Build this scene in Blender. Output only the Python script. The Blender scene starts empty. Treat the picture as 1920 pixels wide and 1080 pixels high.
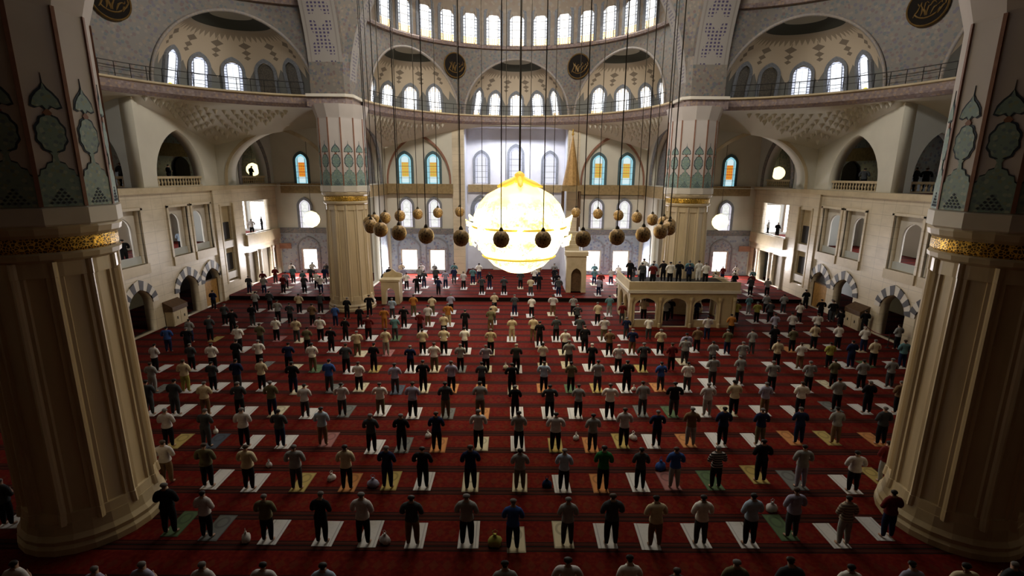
import bpy, bmesh, math, random
from mathutils import Vector, Matrix, Euler
R = math.radians
PI = math.pi
rnd = random.Random(7)
SC = bpy.context.scene
COL = SC.collection

# ------------------------------------------------------------------ camera, world, light, exposure
FPX = 943.0                                   # focal length in pixels of the 1920 px frame
CAM = Vector((-0.45, 0.0, 11.5)); PITCH = R(12.7); ROLL = R(0.40)
cam_d = bpy.data.cameras.new('camera'); cam_d.sensor_width = 36.0; cam_d.lens = FPX / 1920 * 36.0
cam_d.clip_end = 400
cam = bpy.data.objects.new('camera', cam_d); COL.objects.link(cam)
cam.matrix_world = Matrix.Translation(CAM) @ Matrix.Rotation(R(-0.12), 4, 'Z') @ Matrix.Rotation(PI / 2 - PITCH, 4, 'X') @ Matrix.Rotation(ROLL, 4, 'Z')
SC.camera = cam
SC.view_settings.view_transform = 'Standard'
SC.view_settings.look = 'None'
SC.view_settings.gamma = 1.0
SC.view_settings.use_curve_mapping = False
SC.view_settings.exposure = -0.35

world = bpy.data.worlds.new('world'); SC.world = world; world.use_nodes = True
bg = world.node_tree.nodes['Background']; bg.inputs[0].default_value = (0.75, 0.85, 1.0, 1); bg.inputs[1].default_value = 0.05

def area(name, loc, rot, sx, sy, power, color=(1, 1, 1), shape='RECTANGLE', spread=180):
    l = bpy.data.lights.new(name, 'AREA'); l.shape = shape; l.size = sx; l.size_y = sy
    l.energy = power; l.color = color; l.spread = R(spread)
    o = bpy.data.objects.new(name, l); COL.objects.link(o); o.location = loc; o.rotation_euler = rot
    return o
# daylight of the dome's ring of windows (above the frame), of the side and qibla windows
area('dome_daylight', (0, 30.5, 34), (0, 0, 0), 17, 17, 1300, (1.0, 0.93, 0.80), 'ELLIPSE', 62)
area('drum_daylight_near_side', (0, 18.5, 34), (R(66), 0, 0), 18, 3, 3000, (1.0, 0.95, 0.88), 'RECTANGLE', 75)
area('drum_daylight_left_side', (-11.5, 29.2, 34), (R(12), R(-70), 0), 3, 16, 1500, (1.0, 0.95, 0.88), 'RECTANGLE', 70)
area('drum_daylight_right_side', (11.5, 29.2, 34), (R(12), R(70), 0), 3, 16, 1500, (1.0, 0.95, 0.88), 'RECTANGLE', 70)
area('qibla_semidome_daylight', (0, 53.0, 26.4), (R(-38), 0, 0), 20, 2.6, 2600, (1, 0.97, 0.9), 'RECTANGLE', 110)
area('qibla_window_daylight', (-10.6, 56.2, 2.4), (R(-70), 0, 0), 6.0, 2.6, 1900, (1, 0.95, 0.97))
area('qibla_window_daylight', (10.4, 56.2, 2.4), (R(-70), 0, 0), 6.0, 2.6, 1900, (1, 0.95, 0.97))
area('corner_window_daylight', (-23.4, 56.2, 2.4), (R(-70), 0, 0), 3, 2.6, 1300, (1, 0.95, 0.97))
area('corner_window_daylight', (23.4, 56.2, 2.4), (R(-70), 0, 0), 3, 2.6, 1300, (1, 0.95, 0.97))
area('mihrab_spot', (0, 57.4, 16.0), (R(-12), 0, 0), 8, 0.6, 1300, (0.76, 0.82, 1.0))

# ------------------------------------------------------------------ node helpers
class V:
    """a socket wrapped so that arithmetic builds Math nodes"""
    def __init__(s, nt, sock): s.nt = nt; s.s = sock
    def _m(s, op, *a):
        n = s.nt.nodes.new('ShaderNodeMath'); n.operation = op
        for i, x in enumerate((s,) + a):
            if isinstance(x, V): s.nt.links.new(x.s, n.inputs[i])
            else: n.inputs[i].default_value = x
        return V(s.nt, n.outputs[0])
    def __add__(s, o): return s._m('ADD', o)
    def __radd__(s, o): return s._m('ADD', o)
    def __sub__(s, o): return s._m('SUBTRACT', o)
    def __rsub__(s, o): return s._m('MULTIPLY', -1.0)._m('ADD', o)
    def __mul__(s, o): return s._m('MULTIPLY', o)
    def __rmul__(s, o): return s._m('MULTIPLY', o)
    def __truediv__(s, o): return s._m('DIVIDE', o)
    def lt(s, o): return s._m('LESS_THAN', o)
    def gt(s, o): return s._m('GREATER_THAN', o)
    def abs(s): return s._m('ABSOLUTE')
    def fr(s): return s._m('FRACT')
    def fl(s): return s._m('FLOOR')
    def mx(s, o): return s._m('MAXIMUM', o)
    def mn(s, o): return s._m('MINIMUM', o)
    def mod(s, o): return s._m('FLOORED_MODULO', o)

def nmat(name):
    m = bpy.data.materials.new(name); m.use_nodes = True
    nt = m.node_tree; b = nt.nodes['Principled BSDF']
    return m, nt, b
def mixc(nt, f, a, b):
    n = nt.nodes.new('ShaderNodeMix'); n.data_type = 'RGBA'
    for i, x in ((0, f), (6, a), (7, b)):
        if isinstance(x, V): nt.links.new(x.s, n.inputs[i])
        elif hasattr(x, 'is_output'): nt.links.new(x, n.inputs[i])
        else: n.inputs[i].default_value = (x if i == 0 else (*x, 1))
    return n.outputs[2]
def uvs(nt):
    t = nt.nodes.new('ShaderNodeTexCoord'); s = nt.nodes.new('ShaderNodeSeparateXYZ')
    nt.links.new(t.outputs['UV'], s.inputs[0]); return V(nt, s.outputs[0]), V(nt, s.outputs[1])
def objc(nt):
    t = nt.nodes.new('ShaderNodeTexCoord'); s = nt.nodes.new('ShaderNodeSeparateXYZ')
    nt.links.new(t.outputs['Object'], s.inputs[0]); return t.outputs['Object'], [V(nt, s.outputs[i]) for i in range(3)]
def noise(nt, vec, scale, detail=3, out=0, stretch=None):
    n = nt.nodes.new('ShaderNodeTexNoise'); n.inputs['Scale'].default_value = scale; n.inputs['Detail'].default_value = detail
    if vec is not None:
        if stretch:
            mp = nt.nodes.new('ShaderNodeMapping'); mp.inputs['Scale'].default_value = stretch
            nt.links.new(vec, mp.inputs[0]); vec = mp.outputs[0]
        nt.links.new(vec, n.inputs['Vector'])
    return V(nt, n.outputs[out])
def ramp(nt, v, stops, mode='LINEAR'):
    n = nt.nodes.new('ShaderNodeValToRGB'); n.color_ramp.interpolation = mode
    e = n.color_ramp.elements
    while len(e) < len(stops): e.new(0.5)
    for i, (p, c) in enumerate(stops): e[i].position = p; e[i].color = (*c, 1)
    nt.links.new(v.s, n.inputs[0]); return n.outputs[0]

def plain(name, c, rough=0.6, metal=0.0, var=0.12, scale=3.0, spec=0.3):
    m, nt, b = nmat(name)
    o, _ = objc(nt)
    v = noise(nt, o, scale, 4)
    lo = tuple(x * (1 - var) for x in c); hi = tuple(min(1, x * (1 + var)) for x in c)
    nt.links.new(ramp(nt, v, [(0.3, lo), (0.7, hi)]), b.inputs['Base Color'])
    b.inputs['Roughness'].default_value = rough; b.inputs['Metallic'].default_value = metal
    b.inputs['Specular IOR Level'].default_value = spec
    return m
def marble(name, c, c2, stretch=(1, 1, 0.35), joints=None, rough=0.35):
    m, nt, b = nmat(name); o, xyz = objc(nt)
    a = noise(nt, o, 0.55, 6, stretch=stretch); d = noise(nt, o, 3.0, 5, stretch=stretch)
    col = ramp(nt, a * 0.7 + d * 0.3, [(0.33, c2), (0.5, c), (0.68, tuple(min(1, x * 1.12) for x in c))])
    if joints:
        jy, jz, axis = joints
        fy = (xyz[axis] / jy).fr(); fz = (xyz[2] / jz).fr()
        line = (fy.lt(0.03 / jy)).mx(fz.lt(0.03 / jz))
        tone = noise(nt, o, 0.9, 0)
        col = mixc(nt, line * 0.45, col, tuple(x * 0.45 for x in c2))
    nt.links.new(col, b.inputs['Base Color']); b.inputs['Roughness'].default_value = rough
    b.inputs['Specular IOR Level'].default_value = 0.35
    return m
def tiled(name, base, cols, scale=6.0, amount=0.6, rough=0.55):
    """fine painted or tiled ornament: small coloured cells over a ground"""
    m, nt, b = nmat(name); o, _ = objc(nt)
    vo = nt.nodes.new('ShaderNodeTexVoronoi'); vo.inputs['Scale'].default_value = scale
    nt.links.new(o, vo.inputs['Vector'])
    sep = nt.nodes.new('ShaderNodeSeparateXYZ'); nt.links.new(vo.outputs['Color'], sep.inputs[0])
    pick = V(nt, sep.outputs[0])
    k = len(cols)
    pc = ramp(nt, pick, [(i / k, c) for i, c in enumerate(cols)], 'CONSTANT')
    dist = V(nt, vo.outputs['Distance'])
    f = dist.lt(0.46) * amount
    nt.links.new(mixc(nt, f, base, pc), b.inputs['Base Color']); b.inputs['Roughness'].default_value = rough
    return m
def emit(name, c, strength, base=(0.8, 0.8, 0.8)):
    m, nt, b = nmat(name); b.inputs['Base Color'].default_value = (*base, 1)
    b.inputs['Emission Color'].default_value = (*c, 1); b.inputs['Emission Strength'].default_value = strength
    return m

# ------------------------------------------------------------------ materials
MT = {}
MT['wall'] = marble('beige_marble_wall', (0.60, 0.51, 0.36), (0.49, 0.41, 0.28), (0.5, 0.5, 1.2), (1.2, 0.8, 1))
MT['column'] = marble('veined_column_marble', (0.60, 0.48, 0.30), (0.42, 0.325, 0.19), (1, 1, 0.16))
MT['plaster'] = plain('warm_plaster', (0.59, 0.56, 0.46), 0.8, 0, 0.06, 0.5)
MT['plasterc'] = plain('cool_plaster', (0.53, 0.55, 0.52), 0.8, 0, 0.06, 0.5)
MT['white'] = plain('white_marble', (0.62, 0.57, 0.48), 0.5, 0, 0.06, 1)
MT['mihrab'] = plain('mihrab_marble', (0.66, 0.66, 0.70), 0.5, 0, 0.08, 0.8)
MT['gold'] = plain('gold_leaf', (0.75, 0.46, 0.08), 0.32, 0.85, 0.2, 9)
MT['brownledge'] = plain('gilded_brown_ledge', (0.27, 0.19, 0.085), 0.6, 0.1, 0.2, 4)
MT['spandrel'] = tiled('painted_spandrel', (0.155, 0.135, 0.112), [(0.10, 0.09, 0.12), (0.20, 0.145, 0.10), (0.08, 0.105, 0.11), (0.21, 0.17, 0.13), (0.13, 0.08, 0.07)], 4.0, 0.8)
MT['tiles'] = tiled('blue_grey_tiles', (0.27, 0.31, 0.36), [(0.10, 0.13, 0.24), (0.30, 0.33, 0.36), (0.20, 0.14, 0.15), (0.34, 0.36, 0.38)], 3.6, 0.7, 0.3)
MT['corn_band'] = tiled('mauve_cornice_band', (0.23, 0.17, 0.15), [(0.30, 0.24, 0.24), (0.16, 0.11, 0.12), (0.36, 0.24, 0.15)], 5, 0.7)
MT['dark_pattern'] = tiled('dark_patterned_reveal', (0.17, 0.155, 0.15), [(0.10, 0.12, 0.15), (0.25, 0.21, 0.18), (0.08, 0.11, 0.11)], 5, 0.75)
MT['teal'] = tiled('teal_painted_ornament', (0.20, 0.29, 0.25), [(0.16, 0.25, 0.22), (0.34, 0.38, 0.30), (0.12, 0.17, 0.21), (0.24, 0.28, 0.17)], 9, 0.7)
MT['teal_dark'] = plain('dark_teal_outline', (0.035, 0.05, 0.07), 0.7)
MT['redline'] = plain('red_brown_rib', (0.25, 0.12, 0.075), 0.6)
MT['cream'] = plain('cream_painted_shaft', (0.54, 0.49, 0.45), 0.75, 0, 0.05, 0.7)
MT['darkwood'] = plain('dark_wood', (0.10, 0.055, 0.025), 0.5, 0, 0.25, 6)
MT['ochre'] = plain('ochre_wood', (0.38, 0.20, 0.05), 0.5, 0, 0.2, 5)
MT['spire'] = plain('gilded_wood_spire', (0.36, 0.21, 0.07), 0.5, 0.3, 0.2, 5)
MT['bronze'] = plain('bronze_chain', (0.06, 0.05, 0.035), 0.5, 0.6)
MT['iron'] = plain('dark_iron', (0.035, 0.032, 0.03), 0.6, 0.4)
MT['dark'] = plain('dark_opening', (0.035, 0.03, 0.026), 0.8)
MT['vdark'] = plain('dark_stone_inlay', (0.06, 0.055, 0.055), 0.5)
MT['greige'] = plain('greige_door_panel', (0.21, 0.18, 0.13), 0.6, 0, 0.12, 2)
MT['stone'] = marble('cream_stone', (0.52, 0.42, 0.26), (0.42, 0.33, 0.19), (1, 1, 1), None, 0.45)
MT['lead'] = plain('window_lead', (0.06, 0.06, 0.07), 0.6)
MT['frame'] = plain('window_frame', (0.20, 0.21, 0.23), 0.6, 0, 0.2, 8)
MT['winteal'] = plain('teal_window_frame', (0.07, 0.12, 0.13), 0.6, 0, 0.2, 8)
MT['blind'] = tiled('blind_window_lattice', (0.10, 0.085, 0.065), [(0.06, 0.05, 0.04), (0.14, 0.115, 0.08)], 9, 0.8)
MT['globe_light'] = emit('lit_globe_glass', (1.0, 0.86, 0.42), 2.6)
MT['daylight'] = emit('daylit_opening', (0.93, 0.96, 1.0), 1.25)
MT['daylight_dim'] = emit('shaded_daylit_opening', (0.88, 0.92, 1.0), 0.55)

def carpet():
    m, nt, b = nmat('red_prayer_carpet'); o, (x, y, z) = objc(nt)
    P = 1.43
    s = ((y - 13.52) / P).fr()
    k = ((y - 13.52) / P).fl()
    fine = noise(nt, o, 7.0, 4); big = noise(nt, o, 0.35, 3)
    med = ((x / 0.42).fr() - 0.5).abs() * 2 + ((s - 0.6).abs() * 5)
    motif = med.lt(0.75) * 0.55
    red = ramp(nt, fine * 0.7 + big * 0.3, [(0.3, (0.06, 0.0022, 0.0012)), (0.5, (0.10, 0.0045, 0.002)), (0.72, (0.135, 0.019, 0.004))])
    c = mixc(nt, motif, red, (0.09, 0.020, 0.006))
    border = (s.lt(0.30)) * 0.75
    c = mixc(nt, border, c, (0.026, 0.006, 0.004))
    line = (s.lt(0.035)).mx((s - 0.165).abs().lt(0.022)).mx((s - 0.295).abs().lt(0.012))
    c = mixc(nt, line * 0.9, c, (0.004, 0.006, 0.004))
    thin = ((s - 0.085).abs().lt(0.012)).mx((s - 0.25).abs().lt(0.012))
    c = mixc(nt, thin * 0.6, c, (0.06, 0.028, 0.014))
    nt.links.new(c, b.inputs['Base Color']); b.inputs['Roughness'].default_value = 0.85
    b.inputs['Specular IOR Level'].default_value = 0.06
    b.inputs['Sheen Weight'].default_value = 0.015; b.inputs['Sheen Roughness'].default_value = 0.5
    b.inputs['Sheen Tint'].default_value = (1, 0.5, 0.55, 1)
    return m
MT['carpet'] = carpet()

def pane_mat(name, kind, strength):
    """stained glass lit by the day outside; u runs -1..1 across, v 0..1 up"""
    m, nt, b = nmat(name); u, v = uvs(nt)
    u = u * 2 - 1
    edge = u.abs().gt(0.66).mx(v.lt(0.04)).mx((v * 1.25 + u * u * 0.28).gt(1.16))
    seg = ((v * 13).fr() - 0.5).abs().gt(0.40).mx((u.abs() - 0.66).abs().lt(0.05))
    if kind == 'ring':
        c = mixc(nt, edge * 0.55, (1.0, 0.98, 0.93), (0.55, 0.62, 0.72))
        c = mixc(nt, edge * seg, c, (0.05, 0.06, 0.09))
        c = mixc(nt, (v.lt(0.17)) * (((u * 3).fr() - 0.5).abs().lt(0.32)) * 0.75, c, (0.95, 0.55, 0.12))
        c = mixc(nt, (v.gt(0.80)) * (((u * 2).fr() - 0.5).abs().lt(0.25)) * 0.75, c, (0.35, 0.28, 0.20))
    elif kind == 'side':
        c = mixc(nt, edge * 0.5, (0.92, 0.96, 1.0), (0.45, 0.5, 0.75))
        c = mixc(nt, edge * seg, c, (0.04, 0.05, 0.08))
        bars = ((v * 5).fr() - 0.5).abs().gt(0.46).mx(u.abs().lt(0.04))
        c = mixc(nt, bars * 0.45, c, (0.3, 0.33, 0.4))
        c = mixc(nt, (u * u * 2.2 + (v - 0.07) * (v - 0.07) * 130).lt(0.5), c, (0.95, 0.78, 0.03))
    elif kind in ('stain', 'stain_red'):
        oc = (0.75, 0.34, 0.03) if kind == 'stain' else (0.75, 0.17, 0.02)
        cc = (0.62, 0.55, 0.05) if kind == 'stain' else (0.80, 0.38, 0.02)
        inn = u.abs().lt(0.55) * v.gt(0.24) * v.lt(0.72)
        cell = ((v * 11).fr() - 0.5).abs().gt(0.36).mx(((u * 2.7 + 0.5).fr() - 0.5).abs().gt(0.40))
        c = mixc(nt, edge * 0.8, (0.72, 0.93, 0.97), (0.22, 0.62, 0.75))
        c2 = mixc(nt, cell, oc, cc)
        c = mixc(nt, inn, c, c2)
        c = mixc(nt, ((u.abs() - 0.58).abs().lt(0.04)) * 0.5, c, (0.1, 0.25, 0.3))
    elif kind == 'lower':
        c = mixc(nt, edge * 0.7, (0.98, 0.98, 0.97), (0.62, 0.57, 0.70))
        orn = (((u * 1.6).abs() + ((v * 4).fr() - 0.5).abs() * 2) - 0.85).abs().lt(0.10)
        c = mixc(nt, orn * v.gt(0.15) * 0.5, c, (0.35, 0.48, 0.22))
        c = mixc(nt, ((v * 7).fr() - 0.5).abs().gt(0.46) * 0.35, c, (0.4, 0.4, 0.42))
    elif kind == 'mihrab':
        c = mixc(nt, edge * 0.7, (0.93, 0.94, 1.0), (0.62, 0.64, 0.85))
        c = mixc(nt, (((u * 3).fr() - 0.5).abs().gt(0.42)).mx(((v * 9).fr() - 0.5).abs().gt(0.42)) * 0.4, c, (0.5, 0.53, 0.72))
    else:
        c = mixc(nt, ((v * 4).fr() - 0.5).abs().gt(0.475) * 0.25, (1.0, 1.0, 1.0), (0.5, 0.5, 0.55))
    b.inputs['Base Color'].default_value = (0.1, 0.1, 0.1, 1); b.inputs['Roughness'].default_value = 0.3
    nt.links.new(c, b.inputs['Emission Color']); b.inputs['Emission Strength'].default_value = strength
    return m
PANE = {k: pane_mat('glass_' + k, k, s) for k, s in (('ring', 2.4), ('side', 1.6), ('stain', 1.1), ('stain_red', 1.1), ('lower', 1.2), ('mihrab', 1.1), ('plain', 11.0))}
PANE['blind'] = MT['blind']

# ------------------------------------------------------------------ mesh helpers
class MB:
    def __init__(s): s.v = []; s.f = []; s.uv = {}
    def add(s, vs, fs, uv=None):
        n = len(s.v); s.v += [tuple(p) for p in vs]
        for i, f in enumerate(fs):
            s.f.append(tuple(n + k for k in f))
            if uv: s.uv[len(s.f) - 1] = [uv[k] for k in f]
        return s
    def box(s, x0, x1, y0, y1, z0, z1):
        vs = [(x, y, z) for z in (z0, z1) for x, y in ((x0, y0), (x1, y0), (x1, y1), (x0, y1))]
        return s.add(vs, [(3, 2, 1, 0), (4, 5, 6, 7), (0, 1, 5, 4), (1, 2, 6, 5), (2, 3, 7, 6), (3, 0, 4, 7)])
    def grid(s, P, closed=False, uv=None):
        """P: rows of points"""
        r, c = len(P), len(P[0]); vs = [p for row in P for p in row]; fs = []
        for i in range(r - 1):
            for j in range(c if closed else c - 1):
                k = (j + 1) % c
                fs.append((i * c + j, i * c + k, (i + 1) * c + k, (i + 1) * c + j))
        return s.add(vs, fs, [q for row in uv for q in row] if uv else None)
    def lathe(s, prof, n=16, c=(0, 0, 0), a0=0.0, cap=True):
        P = [[(c[0] + r * math.cos(a0 + 2 * PI * j / n), c[1] + r * math.sin(a0 + 2 * PI * j / n), c[2] + z) for j in range(n)] for r, z in prof]
        m = len(s.v); s.grid(P, True)
        if cap:
            s.f.append(tuple(m + k for k in reversed(range(n)))); s.f.append(tuple(m + (len(prof) - 1) * n + k for k in range(n)))
        return s
    def tube(s, pts, r, n=6):
        pts = [Vector(p) for p in pts]; P = []
        for i, p in enumerate(pts):
            d = (pts[min(i + 1, len(pts) - 1)] - pts[max(i - 1, 0)]).normalized()
            a = d.orthogonal().normalized(); b = d.cross(a)
            rr = r[i] if isinstance(r, (list, tuple)) else r
            P.append([p + (a * math.cos(2 * PI * j / n) + b * math.sin(2 * PI * j / n)) * rr for j in range(n)])
        m = len(s.v); s.grid(P, True)
        s.f.append(tuple(m + k for k in reversed(range(n)))); s.f.append(tuple(m + (len(P) - 1) * n + k for k in range(n)))
        return s
    def prism(s, poly, t, fn):
        """poly: 2-D outline, extruded from depth 0 to t; fn(a, b, d) -> point"""
        n = len(poly)
        vs = [fn(a, b, 0) for a, b in poly] + [fn(a, b, t) for a, b in poly]
        fs = [tuple(reversed(range(n))), tuple(range(n, 2 * n))] + [(i, (i + 1) % n, n + (i + 1) % n, n + i) for i in range(n)]
        return s.add(vs, fs)
    def ring(s, outer, inner, t, fn):
        """flat band between two outlines with equal point counts (open path), extruded"""
        P = [[fn(a, b, 0) for a, b in outer], [fn(a, b, t) for a, b in outer], [fn(a, b, t) for a, b in inner], [fn(a, b, 0) for a, b in inner], [fn(a, b, 0) for a, b in outer]]
        return s.grid(P)
    def mesh(s, name, mat=None, smooth=False):
        me = bpy.data.meshes.new(name); me.from_pydata(s.v, [], s.f)
        if s.uv:
            l = me.uv_layers.new(name='UVMap')
            for i, p in enumerate(me.polygons):
                q = s.uv.get(i)
                if q:
                    for k, li in enumerate(p.loop_indices): l.data[li].uv = q[k]
        if mat: me.materials.append(mat)
        if smooth: me.shade_smooth()
        bm = bmesh.new(); bm.from_mesh(me); bmesh.ops.recalc_face_normals(bm, faces=bm.faces); bm.to_mesh(me); bm.free()
        return me
    def build(s, name, mat, parent=None, smooth=False):
        return link(name, s.mesh(name, mat, smooth), parent)
def link(name, data, parent=None):
    o = bpy.data.objects.new(name, data); COL.objects.link(o)
    if parent: o.parent = parent
    return o
def thing(name, label, cat, loc=(0, 0, 0), rz=0.0, group=None):
    o = bpy.data.objects.new(name, None); COL.objects.link(o); o.location = loc; o.rotation_euler = (0, 0, rz)
    o.empty_display_size = 0.2
    return tag(o, label, cat, group)
def tag(o, label, cat, group=None):
    o['label'] = label; o['category'] = cat
    if group: o['group'] = group
    return o
def struct(o, label=None, cat=None):
    o['kind'] = 'structure'
    if label: o['label'] = label
    if cat: o['category'] = cat
    return o

def pointed(x0, x1, z0, zs, zp, n=9, k=0.45):
    """pointed arch outline from (x0,z0) over the peak to (x1,z0)"""
    m = (x0 + x1) / 2; w = (x1 - x0) / 2; Rr = (1 + k) * w; amax = math.acos(k / (1 + k)); hmax = Rr * math.sin(amax)
    left = []
    for i in range(n + 1):
        a = amax * i / n
        left.append((m + k * w - Rr * math.cos(a), zs + (zp - zs) * Rr * math.sin(a) / hmax))
    pts = [(x0, z0)] + left
    return pts + [(2 * m - x, z) for x, z in reversed(pts[:-1])]
def roundarch(x0, x1, z0, zs, n=12):
    m = (x0 + x1) / 2; w = (x1 - x0) / 2
    return [(x0, z0)] + [(m - w * math.cos(PI * i / n), zs + w * math.sin(PI * i / n)) for i in range(n + 1)] + [(x1, z0)]
def rect(x0, x1, z0, z1): return [(x0, z0), (x0, z1), (x1, z1), (x1, z0)]

def wall2d(name, outline, holes, t, fn, mat, parent=None):
    """a slab of thickness t with openings; (a,b,d) -> fn -> world, d from 0 (room face) to t"""
    cu = bpy.data.curves.new(name, 'CURVE'); cu.dimensions = '2D'; cu.fill_mode = 'BOTH'; cu.extrude = t / 2
    for loop in [outline] + holes:
        sp = cu.splines.new('POLY'); sp.points.add(len(loop) - 1)
        for p, (a, b) in zip(sp.points, loop): p.co = (a, b, 0, 1)
        sp.use_cyclic_u = True
    ob = bpy.data.objects.new('tmp', cu); COL.objects.link(ob)
    dg = bpy.context.evaluated_depsgraph_get()
    me = bpy.data.meshes.new_from_object(ob.evaluated_get(dg))
    bpy.data.objects.remove(ob); bpy.data.curves.remove(cu)
    for v in me.vertices: v.co = fn(v.co.x, v.co.y, v.co.z + t / 2)
    bm = bmesh.new(); bm.from_mesh(me); bmesh.ops.remove_doubles(bm, verts=bm.verts, dist=1e-4)
    bmesh.ops.recalc_face_normals(bm, faces=bm.faces); bm.to_mesh(me); bm.free()
    me.materials.clear(); me.materials.append(mat); me.name = name
    return link(name, me, parent)

# ------------------------------------------------------------------ plan of the hall (metres; +Y is the qibla, camera near the origin)
CX, CYN, CYF = 13.9, 15.2, 43.2            # the four great columns
CY0 = (CYN + CYF) / 2
WX, QY = 26.8, 57.0                        # side walls, qibla wall
ZL, ZC, ZR = 10.4, 17.3, 24.4              # gallery ledge, cornice, upper ring
WN = [0]
def next_window():
    WN[0] += 1; return 'window_%d' % WN[0]

# ---- windows: shared meshes, one object per window
WCACHE = {}
def window_meshes(w, h, shape, kind, fmat):
    key = (round(w, 2), round(h, 2), shape, kind, fmat)
    if key in WCACHE: return WCACHE[key]
    hw = w / 2
    if shape == 'arch':
        o = pointed(-hw, hw, 0, h - hw * 1.15, h, 7); ow = hw + max(0.10, w * 0.19)
        oo = pointed(-ow, ow, 0, h - hw * 1.15, h + (ow - hw) * 1.3, 7)
    else:
        o = rect(-hw, hw, 0, h); ow = hw + 0.08; oo = rect(-ow, ow, 0, h + 0.1)
    fn = lambda a, b, d: (a, -d, b)
    fr = MB().ring(oo, o, 0.16, fn).mesh('frame', MT[fmat])
    pm = MB(); pm.add([(a, -0.03, b) for a, b in o], [tuple(range(len(o)))], [((a + hw) / w, b / h) for a, b in o])
    pn = pm.mesh('pane', PANE[kind])
    mb = MB()
    if kind != 'plain':
        for t in (-0.33, 0.33): mb.box(t * w - 0.014, t * w + 0.014, -0.075, -0.04, 0.02, h - hw * 0.75)
        nb = max(2, int(h / 0.8))
        for i in range(1, nb): mb.box(-hw * 0.98, hw * 0.98, -0.075, -0.04, (h - hw) * i / nb - 0.014, (h - hw) * i / nb + 0.014)
    else:
        mb.box(-0.02, 0.02, -0.08, -0.04, 0, h)
        for i in range(1, 3): mb.box(-hw, hw, -0.08, -0.04, h * i / 3 - 0.015, h * i / 3 + 0.015)
    mu = mb.mesh('muntin', MT['lead'])
    WCACHE[key] = (fr, pn, mu); return WCACHE[key]
def window(loc, rz, w, h, kind='ring', shape='arch', fmat='frame', label='window', tilt=0.0):
    """rz: heading of the wall's inward normal is -Y turned by rz"""
    fr, pn, mu = window_meshes(w, h, shape, kind, fmat)
    r = bpy.data.objects.new(next_window(), None); COL.objects.link(r); r.location = loc; r.rotation_euler = (tilt, 0, rz)
    struct(r, label, 'window')
    link('frame', fr, r); link('pane', pn, r)
    if kind != 'blind': link('muntin', mu, r)
    return r

# ------------------------------------------------------------------ floor
f = MB().box(-34, 34, -8, 60.6, -0.3, 0).build('floor', MT['carpet']); struct(f, 'red prayer carpet with dark cross stripes over the whole hall', 'carpet')
f = MB().box(-WX, WX, 45.4, 60.4, 0.0, 0.35).build('floor_platform', MT['carpet']); struct(f, 'raised red carpeted platform before the qibla wall', 'platform')

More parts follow.
